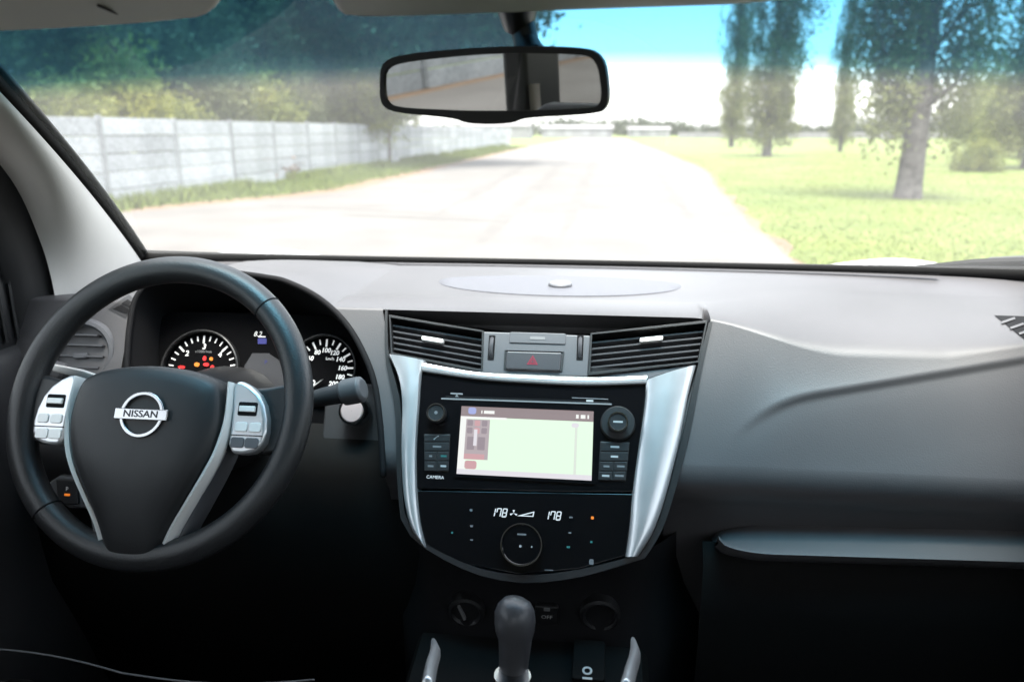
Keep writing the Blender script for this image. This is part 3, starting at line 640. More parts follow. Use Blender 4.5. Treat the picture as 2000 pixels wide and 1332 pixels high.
DB = BVHTree.FromPolygons(dmb.V, dmb.F)
def patch(name, px, off, m, par, n=8):
    """a thin sheet lying on the dash surface, four corners measured in the photograph"""
    a, b, c, d = px; rows = []
    for j in range(n + 1):
        r = []
        for i in range(n + 1):
            s, t = i / n, j / n; x = (a[0] * (1 - s) + b[0] * s) * (1 - t) + (d[0] * (1 - s) + c[0] * s) * t; y = (a[1] * (1 - s) + b[1] * s) * (1 - t) + (d[1] * (1 - s) + c[1] * s) * t
            h = DB.ray_cast(CAMP, ray(x, y).normalized()); q, nn = h[0], h[1]
            if nn.dot(ray(x, y)) > 0: nn = -nn
            r.append(q + nn * off)
        rows.append(r)
    return MB().grid(rows).build(name, m, par, ang=None)
# speaker cover on the top
ZT = lambda u, y: 1.366
class TopF:
    def p(s, u, v, d=0):
        x = u; y = v; b0 = 1.45; t = 0
        # height of the dash top at (x, y)
        sN = sxn(x); bx = Bc(sN); b0 = bx + Vector((0, -.004, -.012)); q0 = Vector((x, 1.10, 1.364 - .012 * sN * sN)); mid = Vector((x, 1.30, 1.366))
        best = min(bez(b0, mid, q0, 40), key=lambda p: abs(p.y - y))
        return Vector((x, y, best.z + d))
TF = TopF()
el = [(.017 + .196 * math.cos(a), 1.215 + (.072 if math.sin(a) > 0 else .105) * math.sin(a)) for a in [2 * math.pi * i / 72 for i in range(72)]]
mbg = MB(); rings = [[(.017 + (u - .017) * k, 1.215 + (v - 1.215) * k) for u, v in el] for k in (1.0, .985, .9, .7, .45, .2, .02)]
dep = [-.003, .0016, .0016, .0016, .0016, .0016, .0016]
mbg.grid([[TF.p(u, v, d) for u, v in rg] for rg, d in zip(rings, dep)], True)
sg_ = mbg.build('speaker_grille', mat('speaker_mesh', (0.075, 0.077, 0.088), 0.6, bump=(500, 0.8)), dash, ang=60)
MB().lathe(Frame((.022, 1.185, 1.366), 88), 0, 0, [(.0185, 0), (.0185, .003), (.0172, .0048), (.004, .0056), (.0005, .0056)], 4 * 8).build('light_sensor', 'grey', sg_)
# defroster slot along the glass
MB().grid([[Bc(s) + Vector((0, -.035, -.001)) for s in sp_[6:55]], [Bc(s) + Vector((0, -.05, .002)) for s in sp_[6:55]]]).build('defroster_strip', 'black', dash)
# side demister grilles on both ends of the dash
dv = patch('demister_vent', [(1942, 617), (2010, 619), (2060, 700), (2000, 663)], .0008, 'matte', dash)
for k in range(6):
    x, y = 1957 + k * 17, 628 + k * 11; patch('slat', [(x - 2, y + 3), (x + 24, y - 6), (x + 26, y - 2), (x, y + 7)], .0022, 'dash', dv, 2)
# glovebox
gbox = []
NG = 60; rows = []
for i in range(NG + 1):
    x = .240 + .385 * i / NG; e0 = 1 - math.sqrt(max(0, 1 - (1 - min(1, (x - .240) / .07)) ** 2)) if x < .31 else 0
    vt = -.118 + .028 * (x - .25) / .35 - .024 * e0; vb_ = -.153 + .010 * (x - .25) / .35 + .016 * e0
    rows.append([FR.p(x, vt + .012, -.10), FR.p(x, vt, -.062), FR.p(x, vt * .6 + vb_ * .4, -.045), FR.p(x, vb_ + .004, -.022), FR.p(x, vb_, -.019), FR.p(x, vb_ - .003, -.024), FR.p(x, vb_ - .007, -.035), FR.p(x, vb_ - .009, -.06)])
gb = MB().grid(rows).build('glovebox_lid', 'dash', dash, ang=50)
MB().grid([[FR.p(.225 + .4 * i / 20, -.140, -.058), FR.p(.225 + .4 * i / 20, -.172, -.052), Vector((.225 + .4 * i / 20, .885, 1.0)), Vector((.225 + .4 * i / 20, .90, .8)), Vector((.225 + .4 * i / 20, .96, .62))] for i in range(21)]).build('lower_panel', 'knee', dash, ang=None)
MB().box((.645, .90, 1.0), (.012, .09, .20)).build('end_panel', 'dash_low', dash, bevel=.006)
# driver side: lip and lining of the binnacle hood
MB().tube([FR.p(u, v, .001) for u, v in lip_uv], .0042, 8).build('hood_lip', 'matte', dash, ang=None)
rows = []
for kx, kd in ((1, .001), (.985, -.01), (.96, -.05), (.94, -.12), (.93, -.17)): rows.append([FR.p(-.415 + (u + .415) * kx, v * (1 - (1 - kx) * .5) - .002 if v > 0 else v, kd) for u, v in lip_uv])
MB().grid(rows).build('hood_lining', 'matte', dash, ang=None)
# knee panel and column shroud
rows = []
for i in range(60):
    x = -.74 + .60 * i / 59
    top = 1.195
    rows.append([Vector((x, 1.04, top + .01)), Vector((x, .985, top)), Vector((x, .955, top - .03)), Vector((x, .935, 1.14)), Vector((x, .915, 1.06)), Vector((x, .93, .95)), Vector((x, 1.0, .75)), Vector((x, 1.08, .6))])
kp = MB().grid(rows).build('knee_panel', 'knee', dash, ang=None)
MB().tube([(-.438, 1.06, 1.165), (-.438, .95, 1.215), (-.438, .87, 1.25)], [.085, .072, .05], 24, flat=1.0).build('column_shroud', 'black', dash, ang=50)
# start button
SB = Frame((-.25, .965, 1.228), 24); bu, bv = SB.px(690, 803)
st = MB().lathe(SB, bu, bv, [(.020, -.02), (.020, .004), (.0185, .0065), (.0165, .0065), (.0160, .004)], 40).build('start_button', 'chrome', dash)
MB().lathe(SB, bu, bv, [(.0158, -.004), (.0158, .006), (.0145, .0075), (.006, .008), (.0003, .008)], 40).build('button_face', 'pinkish', st)
# bay behind start button
plate('column_side_panel', Frame((-.25, .967, 1.20), 24), rr(.0, -.02, .10, .17, .02), -.02, -.012, 'dash_low', dash, bevel=.004)
# switch block seen through the wheel
SW = Frame((-.64, .895, 1.10), 14)
sb_ = plate('switch_block', SW, smoothpoly(SW.poly([(92, 925), (205, 935), (208, 993), (118, 990)]), 1), -.01, .006, 'grey', dash, bevel=.004)
for x0, x1 in ((110, 152), (158, 200)):
    plate('switch', SW, SW.poly([(x0, 935), (x1, 937), (x1 + 2, 985), (x0 + 4, 984)], .008), .004, .010, 'dash_low', sb_, bevel=.002)
text('switch_print', SW, 'P', *SW.px(131, 955, .0105), .006, .0106, 'lit_dim', sb_); plate('switch_lamp', SW, rr(*SW.px(131, 966, .0105), .008, .003, .001), .0100, .0108, 'amber', sb_)
# left end: round vent, demister triangle
LV = Frame((-.645, .962, 1.298), 22, 10)
cu, cv = LV.px(160, 690)
vent = MB().lathe(LV, cu, cv, [(.052, -.03), (.050, .000), (.046, .008), (.041, .009), (.038, .004), (.037, -.03)], 40).build('round_vent', 'grey', dash)
MB().lathe(LV, cu, cv, [(.037, -.03), (.0005, -.03)], 40).build('vent_back', 'matte', vent)
for k in (-1.6, -.4, .8, 1.9):
    w = math.sqrt(max(0, .036 ** 2 - (k * .013) ** 2)); MB().box(LV.p(cu, cv + k * .013, -.006), (w, .011, .0012), Matrix.Rotation(R(-28), 3, 'X')).build('slat', 'slat', vent)
plate('vent_tab', LV, rr(cu, cv - .004, .02, .008, .002), .0, .006, 'grey', vent, bevel=.002)
dl = patch('demister_vent', [(212, 604), (252, 576), (264, 588), (246, 622)], .0008, 'dash_low', dash)
for c4 in ([(222, 604), (238, 596), (256, 607), (248, 613)], [(238, 594), (250, 587), (262, 595), (254, 601)]): patch('vent_slot', c4, .0018, 'matte', dl, 2)
# ------------------------------------------------------------------ instrument cluster
ic = empty('instrument_cluster', (-.41, 1.03, 1.25), 'black instrument cluster with two round dials behind the steering wheel', 'instrument cluster')
K = Frame((-.41, 1.03, 1.28), 25)
MB().prism(K, rr(0, -.035, .374, .20, .06), -.012, 0).build('cluster_face', mat('cluster_black', (0.0025, 0.0025, 0.003), 0.9, spec=0.05), ic)
def dial(name, cx_, cy_, r, a0, a1, n, major, nums, m='lit'):
    e = MB().ring(K, circ(cx_, cy_, r * 1.16, 48), circ(cx_, cy_, r * 1.09, 48), .0, .010).build(name, 'black', ic, bevel=.002)
    for i in range(n):
        a = R(a0 + (a1 - a0) * i / (n - 1)); L_ = .011 if i % major == 0 else .0075; w = .0013 if i % major == 0 else .0009
        ca, sa = math.cos(a), math.sin(a)
        pts = [(cx_ + ca * rr_ - sa * ww, cy_ + sa * rr_ + ca * ww) for rr_, ww in ((r, -w), (r, w), (r - L_, w), (r - L_, -w))]
        plate('tick', K, pts, .0005, .0012, m, e)
    for ang, s in nums:
        a = R(ang); text('numeral', K, s, cx_ + math.cos(a) * (r - .0165), cy_ + math.sin(a) * (r - .0165), .0066 if len(s) > 1 else .008, .001, m, e, slant=.15, bold=.0003)
    return e
tc_ = K.px(394, 724); sc_ = K.px(634, 720)
ta = dial('tachometer', tc_[0], tc_[1], .052, 230, -46, 25, 4, [(228 - 46 * i, str(i)) for i in range(7)])
text('unit_print', K, 'x1000r/min', *K.px(398, 687), .004, .001, 'lit_dim', ta)
sd_ = dial('speedometer', sc_[0], sc_[1], .043, 235, -55, 21, 2, [(235 - 29 * i, str(20 * i)) for i in range(11)])
text('unit_print', K, 'km/h', *K.px(645, 701), .0045, .001, 'lit', sd_)
for (x, y, w, h, m) in ((400, 700, .006, .008, 'red'), (413, 701, .006, .006, 'amber'), (385, 712, .009, .007, 'amber'), (403, 712, .010, .006, 'red'), (415, 719, .007, .010, 'red'), (355, 717, .012, .005, 'red')):
    c = K.px(x, y); plate('warning_lamp', K, smoothpoly([(c[0] - w / 2, c[1]), (c[0] - w * .2, c[1] + h / 2), (c[0] + w / 2, c[1] + h * .3), (c[0] + w * .4, c[1] - h / 2), (c[0] - w * .3, c[1] - h * .4)], 1), .0005, .0014, m, ta)
a = K.px(600, 765); b = K.px(634, 741); n_ = Vector((b[0] - a[0], b[1] - a[1], 0)).normalized()
plate('needle', K, [(a[0] - n_.y * .0018, a[1] + n_.x * .0018), (a[0] + n_.y * .0018, a[1] - n_.x * .0018), (b[0], b[1])], .004, .006, 'print', sd_)
ds = plate('trip_display', K, smoothpoly(K.poly([(478, 690), (540, 690), (560, 745), (556, 790), (478, 790)]), 1), .0, .001, mat('display_grey', (.03, .03, .033), .3, emit=((1, 1, 1), .012)), ic)
text('display_text', K, 'P', *K.px(520, 708), .006, .0016, 'blue', ds); plate('display_line', K, K.poly([(520, 759), (541, 762), (541, 764), (520, 761)]), .001, .0018, 'lit', ds)
text('clock_print', K, '8.2', *K.px(504, 653), .0075, .0012, 'lit', ic, slant=.2); plate('odometer_line', K, K.poly([(505, 657), (519, 657), (519, 659), (505, 659)]), .0004, .0012, 'lit', ic)
plate('odometer_box', K, K.poly([(504, 661), (521, 661), (521, 672), (504, 672)]), .0003, .0008, 'blue', ic)

# ------------------------------------------------------------------ centre console
con = empty('center_console', (0, .93, .8), 'centre console with air vents framed by silver trim in the middle of the dashboard', 'console')
D0 = .004
# vents
for nm, ctr, tabx in (('L', [(764, 622), (942, 650), (940, 722), (768, 690)], (845, 664)), ('R', [(1157, 655), (1377, 633), (1362, 706), (1153, 728)], (1272, 663))):
    q = FR.poly(ctr); c_ = (sum(a for a, b in q) / 4, sum(b for a, b in q) / 4)
    big = [(c_[0] + (a - c_[0]) * 1.04, c_[1] + (b - c_[1]) * 1.13) for a, b in q]
    v_ = MB().ring(FR, big, q, -.03, D0).build('air_vent', 'black', con, bevel=.002)
    plate('vent_back', FR, big, -.038, -.031, 'matte', v_)
    for k in range(1, 6):
        t = k / 6; a = [q[0][j] * (1 - t) + q[3][j] * t for j in (0, 1)]; b = [q[1][j] * (1 - t) + q[2][j] * t for j in (0, 1)]
        A, B = FR.p(*a, -.006), FR.p(*b, -.006); up2 = FR.v * .0011; bk = (-FR.n * .018 - FR.v * .006)
        V = [A - up2, A + up2, B + up2, B - up2]; V += [p_ + bk for p_ in V]
        MB().add(V, [[0, 1, 2, 3], [4, 5, 6, 7], [0, 1, 5, 4], [1, 2, 6, 5], [2, 3, 7, 6], [3, 0, 4, 7]]).build('slat', 'slat', v_, smooth=False)
    for k in range(1, 4):
        t = k / 4; a = [q[0][j] * (1 - t) + q[1][j] * t for j in (0, 1)]; b = [q[3][j] * (1 - t) + q[2][j] * t for j in (0, 1)]
        MB().tube([FR.p(*a, -.026), FR.p(*b, -.026)], .0015, 4).build('vane', 'matte', v_)
    cu, cv = FR.px(*tabx); slope = (q[1][1] - q[0][1]) / (q[1][0] - q[0][0])
    tb_ = [(cu + a, cv + b + a * slope) for a, b in rr(0, 0, .030, .0058, .002)]; plate('vent_tab', FR, tb_, -.008, .003, 'silver_dull', v_, bevel=.001)
# header above vents / brow shadow strip, middle panel
plate('vent_surround', FR, FR.poly([(752, 603), (1050, 640), (1390, 627), (1362, 716), (1262, 742), (1040, 742), (822, 722), (754, 694)]), -.05, -.040, 'matte', con)
mp = plate('middle_panel', FR, FR.poly([(944, 648), (1154, 656), (1148, 737), (940, 730)]), -.02, .002, 'grey', con, bevel=.002)
plate('lower_lip', FR, FR.poly([(770, 694), (940, 724), (1150, 734), (1355, 712), (1262, 742), (822, 722)]), -.03, .000, 'grey', con, bevel=.002)
for x in (960, 1133):
    c = FR.px(x, 679, .002); sl_ = plate('thumbwheel_slot', FR, rr(*c, .0085, .034, .001), .0015, .0026, 'matte', mp)
    MB().tube([FR.p(c[0], c[1] + .015 * math.cos(a), -.004 + .010 * math.sin(a)) for a in [math.pi * i / 12 for i in range(13)]], .0028, 6).build('thumbwheel', 'slat', mp)
c = FR.px(1050, 661, .002); plate('passenger_airbag_lamp', FR, rr(*c, .075, .015, .002), .0015, .0035, 'grey', mp, bevel=.001); plate('lamp_print', FR, rr(c[0], c[1], .02, .004, .001), .0034, .0040, 'print_dim', mp)
hz = FR.poly([(988, 684), (1100, 687), (1096, 725), (986, 721)], .003)
MB().ring(FR, [(a * 1.0 + (.0015 if a > .0 else -.0015), b) for a, b in hz], [(a * .985, b * .995 + .0002) for a, b in hz], .0, .0038).build('hazard_frame', 'black', mp)
hb = plate('hazard_button', FR, [(a * .96, (b - .058) * .94 + .058) for a, b in hz], .001, .0065, 'slat', mp, bevel=.002)
c = FR.px(1040, 706, .0066)
tri = lambda r: [(c[0] + r * math.cos(R(90 + 120 * i)), c[1] + r * math.sin(R(90 + 120 * i))) for i in range(3)]
MB().ring(FR, tri(.0085), tri(.0058), .0062, .0069).build('hazard_triangle', 'red_print', hb, smooth=False); MB().ring(FR, tri(.0042), tri(.0022), .0062, .0069).build('hazard_triangle', 'red_print', hb, smooth=False)
# silver frame
def band(name, outer, inner, m, par, d0, d1, bulge=0, bev=.003):
    """strip between two pixel polylines lying on the stack face"""
    n = 24
    def res(P):
        P = [Vector((*FR.px(x, y, d1), 0)) for x, y in P]; P = catm(P, 12); L_ = [0]
        for i in range(1, len(P)): L_.append(L_[-1] + (P[i] - P[i - 1]).length)
        return [(interp(L_[-1] * k / n, L_, [p_.x for p_ in P]), interp(L_[-1] * k / n, L_, [p_.y for p_ in P])) for k in range(n + 1)]
    A, B = res(outer), res(inner); rows = []
    for (a, b), (c, d) in zip(A, B):
        r = [FR.p(a, b, d0)]
        for t in (0, .06, .2, .4, .6, .8, .94, 1): r.append(FR.p(a + (c - a) * t, b + (d - b) * t, d1 + bulge * math.sin(math.pi * t) - (.003 if t in (0, 1) else 0)))
        r.append(FR.p(c, d, d0)); rows.append(r)
    mb_ = MB().grid(rows); k = len(rows[0]); mb_.F += [list(range(k)), [(len(rows) - 1) * k + i for i in range(k)]]
    return mb_.build(name, m, par, ang=40)
band('silver_trim', [(756, 691), (775, 730), (784, 780), (783, 880), (788, 970), (802, 1030), (830, 1068)], [(830, 704), (822, 730), (817, 800), (812, 880), (813, 960), (819, 1020), (830, 1067)], 'silver', con, -.02, .012, .004)
band('silver_trim', [(1360, 712), (1345, 770), (1325, 870), (1300, 970), (1275, 1040), (1246, 1086)], [(1262, 742), (1260, 790), (1248, 870), (1236, 960), (1230, 1030), (1222, 1087)], 'silver', con, -.02, .012, .006)
band('silver_crossbar', [(826, 708), (930, 726), (1040, 733), (1150, 737), (1264, 733)], [(818, 724), (930, 740), (1040, 748), (1150, 752), (1262, 749)], 'silver', con, -.02, .010, .002)
band('bezel_edge', [(752, 603), (752, 700), (770, 800), (776, 950), (795, 1040), (900, 1110), (1010, 1138), (1130, 1128), (1260, 1090)], [(757, 606), (760, 696), (783, 790), (786, 950), (806, 1036), (905, 1098), (1010, 1121), (1125, 1112), (1248, 1082)], 'black', con, -.03, .004, 0)
band('bezel_edge', [(1260, 1090), (1300, 1020), (1345, 860), (1372, 720), (1392, 628)], [(1248, 1084), (1286, 1015), (1330, 860), (1362, 716), (1384, 630)], 'black', con, -.03, .004, 0)
# ------------------------------------------------------------------ infotainment unit
hu = empty('infotainment_unit', (0, .93, 1.2), 'glossy black radio unit with lit map screen between silver trims', 'car radio')
face = [(818, 722), (1264, 742), (1250, 860), (1238, 962), (1100, 962), (816, 955), (812, 870), (818, 790)]
plate('faceplate', FR, FR.poly(face), -.02, .006, 'gloss', hu, bevel=.002)
scp = FR.poly([(907, 793), (1160, 803), (1155, 937), (889, 925)], .008)
x0, y1 = scp[3][0] * .5 + scp[0][0] * .5, scp[0][1]; x1, y0 = (scp[1][0] + scp[2][0]) / 2, scp[3][1]
x0 -= .001
scr = plate('screen', FR, [(x0, y0), (x1, y0), (x1, y1), (x0, y1)], .004, .0072, 'scr_map', hu); W_ = x1 - x0; H_ = y1 - y0
MB().ring(FR, [(x0 - .004, y0 - .004), (x1 + .004, y0 - .004), (x1 + .004, y1 + .004), (x0 - .004, y1 + .004)], [(x0, y0), (x1, y0), (x1, y1), (x0, y1)], .003, .0085).build('screen_frame', 'gloss', hu, smooth=False)
def sr(name, a, b, c, d, m, dz=.0076, r=None):   # rectangle on the screen in fractions
    P = [(x0 + a * W_, y0 + b * H_), (x0 + c * W_, y0 + b * H_), (x0 + c * W_, y0 + d * H_), (x0 + a * W_, y0 + d * H_)]
    if r: P = rr((P[0][0] + P[1][0]) / 2, (P[0][1] + P[2][1]) / 2, P[1][0] - P[0][0], P[2][1] - P[1][1], r)
    return plate(name, FR, P, .007, dz, m, scr, smooth=False)
sr('header_bar', 0, .845, 1, 1, 'scr_bar'); sr('white_margin', .0, 0, .055, .845, 'scr_white', .0075); sr('footer_bar', 0, 0, 1, .075, 'scr_lav', .0077); sr('white_line', 0, .82, .35, .85, 'scr_white', .0079)
sr('side_menu', .045, .22, .225, .81, 'scr_side', .0079); sr('menu_foot', .045, .22, .20, .30, 'scr_red', .0081); sr('map_road', .865, .07, .885, .79, 'scr_line', .0077)
for i in range(3):
    for j in range(2): sr('menu_icon', .055 + .055 * i, .60 + .11 * j, .097 + .055 * i, .685 + .11 * j, ('scr_dark', 'scr_red', 'scr_dark')[i], .0083, .0015)
for j in range(2): sr('menu_icon', .062 + .08 * j, .36, .118 + .08 * j, .55, 'scr_dark', .0083, .0012)
sr('menu_icon', .11, .42, .135, .66, 'scr_lav', .0085)
sr('compass_icon', .055, .08, .145, .20, 'scr_red', .0081, .003); sr('north_icon', .838, .75, .895, .815, 'scr_lav', .0081, .003)
sr('phone_icon', .055, .885, .115, .985, 'scr_blue', .0083, .003); sr('header_text', .155, .90, .163, .945, 'scr_white', .0083); sr('header_text', .175, .90, .255, .945, 'scr_white', .0083)
for a, w in ((.87, .02), (.905, .035), (.955, .012)): sr('status_icon', a, .885, a + w, .94, 'scr_white', .0083)
# slot and knobs
plate('disc_slot', FR, FR.poly([(862, 777), (1195, 788), (1195, 791), (862, 780)], .006), .0055, .0068, 'print_dim', hu)
plate('slot_shadow', FR, FR.poly([(870, 773), (1190, 784), (1190, 787), (870, 776)], .006), .0055, .0064, 'matte', hu)
plate('eject_mark', FR, FR.poly([(880, 767), (904, 768), (904, 771), (880, 770)], .006), .0055, .0068, 'print_dim', hu); plate('eject_mark', FR, FR.poly([(889, 775), (892, 770), (896, 775)], .006), .0055, .0068, 'print_dim', hu)
plate('slot_line', FR, FR.poly([(1117, 776), (1188, 779), (1188, 780.5), (1117, 777.5)], .006), .0055, .0066, 'print_dim', hu); plate('slot_print', FR, rr(*FR.px(1152, 783, .006), .009, .0024, .0005), .0055, .0068, 'print', hu)
for (x, y), r, r2 in (((852, 806), .0118, .0), ((1207, 824), .0122, .0225)):
    c = FR.px(x, y, .02)
    kn = MB().lathe(FR, *c, ([(r2, .004), (r2 * .98, .010), (r2 * .9, .012)] if r2 else []) + [(r + .0005, .012), (r, .022), (r - .0012, .0232), (r - .0022, .0222), (.0005, .0218)], 40).build('volume_knob' if not r2 else 'tuning_knob', 'black', hu, ang=40)
    MB().ring(FR, circ(*c, r + .0002, 40), circ(*c, r - .0014, 40), .0215, .0238).build('knob_ring', 'chrome', kn)
    if r2: plate('knob_print', FR, rr(*c, .012, .0022, .0005), .0216, .0222, 'print', kn)
    else: plate('knob_print', FR, circ(*c, .0022, 16), .0216, .0222, 'print_dim', kn)
kb = plate('button_column', FR, FR.poly([(828, 848), (880, 848), (876, 922), (829, 920)], .006), .0045, .0075, 'black', hu, bevel=.001)
for (xa, ya, xb, yb, tx, m) in ((829, 849, 879, 862, '', 'print'), (829, 864, 878, 880, 'AUDIO', 'print_dim'), (829, 882, 853, 899, '<', 'print_dim'), (855, 882, 878, 899, 'MAP', 'teal'), (829, 901, 853, 919, 'TEL', 'print_dim'), (855, 901, 877, 919, 'NAV', 'print')):
    plate('button', FR, FR.poly([(xa + 1, ya), (xb - 1, ya), (xb - 1, yb), (xa + 1, yb)], .008), .007, .0088, 'black', kb, bevel=.0006)
    if tx: plate('button_print', FR, rr(*FR.px((xa + xb) / 2, (ya + yb) / 2, .009), .0018 * len(tx) + .002, .0024, .0005), .0086, .0091, m, kb)      # marks too blurred to read
cc = FR.px(852, 855, .009); MB().tube([FR.p(cc[0] + a, cc[1] + b, .0091) for a, b in ((-.003, -.0022), (-.0015, -.0008), (.001, .0016), (.003, .0024))], [.0009, .0005, .0005, .0009], 6).build('phone_mark', 'print', kb)
text('camera_print', FR, 'CAMERA', *FR.px(850, 932, .0065), .0042, .0068, 'lit', hu)
kc = plate('button_column', FR, FR.poly([(1172, 862), (1230, 864), (1222, 940), (1168, 938)], .006), .0045, .0075, 'black', hu, bevel=.001)
for (xa, ya, xb, yb, tx, m) in ((1173, 864, 1229, 881, 'TRACK', 'print'), (1172, 883, 1228, 900, 'BACK', 'print'), (1171, 902, 1198, 919, 'DAY', 'print_dim'), (1199, 902, 1226, 919, 'DISP', 'print_dim'), (1170, 921, 1196, 937, 'MUTE', 'print'), (1197, 921, 1222, 937, 'SETUP', 'print_dim')):
    plate('button', FR, FR.poly([(xa + 1, ya), (xb - 1, ya), (xb - 1, yb), (xa + 1, yb)], .008), .007, .0088, 'black', kc, bevel=.0006)
    plate('button_print', FR, rr(*FR.px((xa + xb) / 2, (ya + yb) / 2, .009), .0018 * len(tx) + .002, .0024, .0005), .0086, .0091, m, kc)
# ------------------------------------------------------------------ climate panel
cp = empty('climate_panel', (0, .86, 1.1), 'black automatic climate control panel with round dial below the radio', 'climate control')
CPD = .004
plate('faceplate', FR, FR.poly([(814, 957), (1240, 964), (1230, 1030), (1222, 1086), (1130, 1112), (1010, 1122), (905, 1100), (830, 1067), (819, 1020)]), -.02, CPD, 'gloss', cp, bevel=.002)
def seg7(name, s, cu, cv, h, par):
    w = h * .5; t = h * .13; SEG = {'1': 'bc', '7': 'abcf', '8': 'abcdefg', '.': ''}; x = cu; mb_ = MB()
    for ch in s:
        if ch == '.': mb_.prism(FR, [(x - w * .22, cv - h / 2), (x - w * .22 + t, cv - h / 2), (x - w * .22 + t, cv - h / 2 + t), (x - w * .22, cv - h / 2 + t)], CPD, CPD + .0008); continue
        for sg2 in SEG[ch]:
            a = {'a': (0, h / 2, w, 0), 'g': (0, 0, w, 0), 'd': (0, -h / 2, w, 0), 'b': (w / 2, h / 4, 0, h / 2), 'c': (w / 2, -h / 4, 0, h / 2), 'f': (-w / 2, h / 4, 0, h / 2), 'e': (-w / 2, -h / 4, 0, h / 2)}[sg2]
            hw = max(a[2], t) / 2; hh = max(a[3] - t * .4, t) / 2; P = [(a[0] - hw, a[1] - hh), (a[0] + hw, a[1] - hh), (a[0] + hw, a[1] + hh), (a[0] - hw, a[1] + hh)]
            mb_.prism(FR, [(x + p0 + .15 * p1, cv + p1) for p0, p1 in P], CPD, CPD + .0008)
        x += w * 1.5
    return mb_.build(name, 'lit', par, smooth=False)
disp_ = plate('display', FR, FR.poly([(935, 985), (1110, 990), (1108, 1018), (934, 1013)], CPD), CPD - .002, CPD + .0003, 'gloss', cp)
for x, y in ((963, 1000), (1068, 1006)): seg7('temperature_digits', '17.8', *FR.px(x, y, CPD), .0098, disp_)
c = FR.px(1025, 1003, CPD)
wd_ = [(c[0] - .010, c[1] - .0032), (c[0] + .011, c[1] - .0032), (c[0] + .012, c[1] + .0035)]
wi = [(c[0] - .002, c[1] - .0020), (c[0] + .0098, c[1] - .0022), (c[0] + .0104, c[1] + .0018)]
MB().ring(FR, wd_, wi, CPD, CPD + .0008).build('fan_bars', 'lit', disp_, smooth=False)
for i in range(3):
    a = R(90 + 120 * i); plate('fan_icon', FR, [(c[0] - .014, c[1]), (c[0] - .014 + .005 * math.cos(a - .3), c[1] + .004 * math.sin(a - .3)), (c[0] - .014 + .005 * math.cos(a + .3), c[1] + .004 * math.sin(a + .3))], CPD, CPD + .0008, 'lit', disp_, smooth=False)
c = FR.px(1018, 1063, .016)
dl_ = MB().lathe(FR, *c, [(.0262, .003), (.0260, .010), (.0252, .015), (.0240, .0165), (.0230, .0155), (.0005, .0150)], 48).build('fan_dial', 'gloss', cp, ang=40)
MB().ring(FR, circ(*c, .0256, 48), circ(*c, .0243, 48), .014, .0172).build('dial_ring', 'chrome', dl_)
plate('dial_print', FR, rr(c[0], c[1] + .012, .011, .0022, .0005), .0149, .0154, 'print_dim', dl_); plate('dial_mark', FR, circ(c[0] - .001, c[1] - .002, .0016, 10), .0149, .0154, 'print', dl_); plate('dial_mark', FR, circ(c[0] + .013, c[1] - .002, .0011, 10), .0149, .0154, 'print', dl_)
for (x, y, w, h, m) in ((920, 996, .006, .005, 'print_dim'), (921, 1027, .006, .004, 'print_dim'), (921, 1054, .006, .003, 'print_dim'), (1115, 1010, .007, .003, 'print_dim'), (1113, 1040, .006, .003, 'print_dim'), (1110, 1068, .007, .004, 'teal'), (1155, 1058, .005, .004, 'teal'), (883, 1040, .004, .004, 'teal'), (1157, 1011, .006, .006, 'amber'), (1155, 1097, .009, .011, 'print_dim'), (1072, 1113, .018, .002, 'print_dim')):
    b_ = plate('button', FR, rr(*FR.px(x, y, CPD), .022, .013, .002), CPD - .001, CPD + .0005, 'gloss', cp) if y < 1075 else cp
    plate('button_mark', FR, rr(*FR.px(x, y, CPD + .0006), w * .6, h * .6, h * .15), CPD + .0003, CPD + .0009, m, b_)

# ------------------------------------------------------------------ lower console and gear lever
lc = empty('gear_console', (0, .7, .6), 'black lower console with gear gate between the front seats', 'console')
LCF = Frame((.01, .84, 1.05), -8)
rows = []
for i in range(31):
    x = -.25 + .52 * i / 30; bk = .9 * max(0, abs(x - .01) - .12) ** 1.2 * 2.2
    rows.append([Vector((x, .865 + bk, 1.085)), Vector((x, .875 + bk, 1.04)), Vector((x, .87 + bk, .99)), Vector((x, .85 + bk, .93)), Vector((x, .90 + bk, .7))])
MB().grid(rows).build('switch_fascia', 'matte', lc, ang=None)
rows = [[Vector((-.15, .89, .6)), Vector((-.145, .87, .94)), Vector((-.135, .86, .96)), Vector((.15, .86, .96)), Vector((.16, .87, .94)), Vector((.165, .89, .6))], [Vector((-.15, .3, .6)), Vector((-.145, .3, .86)), Vector((-.135, .3, .88)), Vector((.15, .3, .88)), Vector((.16, .3, .86)), Vector((.165, .3, .6))]]
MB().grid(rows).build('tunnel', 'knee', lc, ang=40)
for sg, pts in ((-1, [(846, 1252), (850, 1275), (843, 1300), (835, 1345)]), (1, [(1236, 1250), (1240, 1280), (1232, 1310), (1222, 1350)])):
    P = [atY(x, y, .76 - .06 * i) for i, (x, y) in enumerate(pts)]
    MB().tube(catm(P, 6), [.004 + .006 * min(1, i / 6) for i in range(19)], 10, flat=.6).build('silver_trim', 'silver', lc, ang=None)
SF = Frame((0, .862, 1.03), -10)
so_ = MB().lathe(SF, *SF.px(1172, 1200), [(.026, -.01), (.026, .003), (.022, .005), (.019, .003), (.018, -.01), (.0005, -.01)], 32).build('power_socket', 'black', lc)
so2 = MB().lathe(SF, *SF.px(912, 1190), [(.024, -.01), (.024, .006), (.020, .008), (.017, .005), (.0005, .004)], 32).build('mode_knob', 'black', lc)
plate('knob_mark', SF, [(SF.px(895, 1175)), (SF.px(899, 1175)), SF.px(912, 1200), SF.px(908, 1202)], .004, .009, 'print_dim', so2)
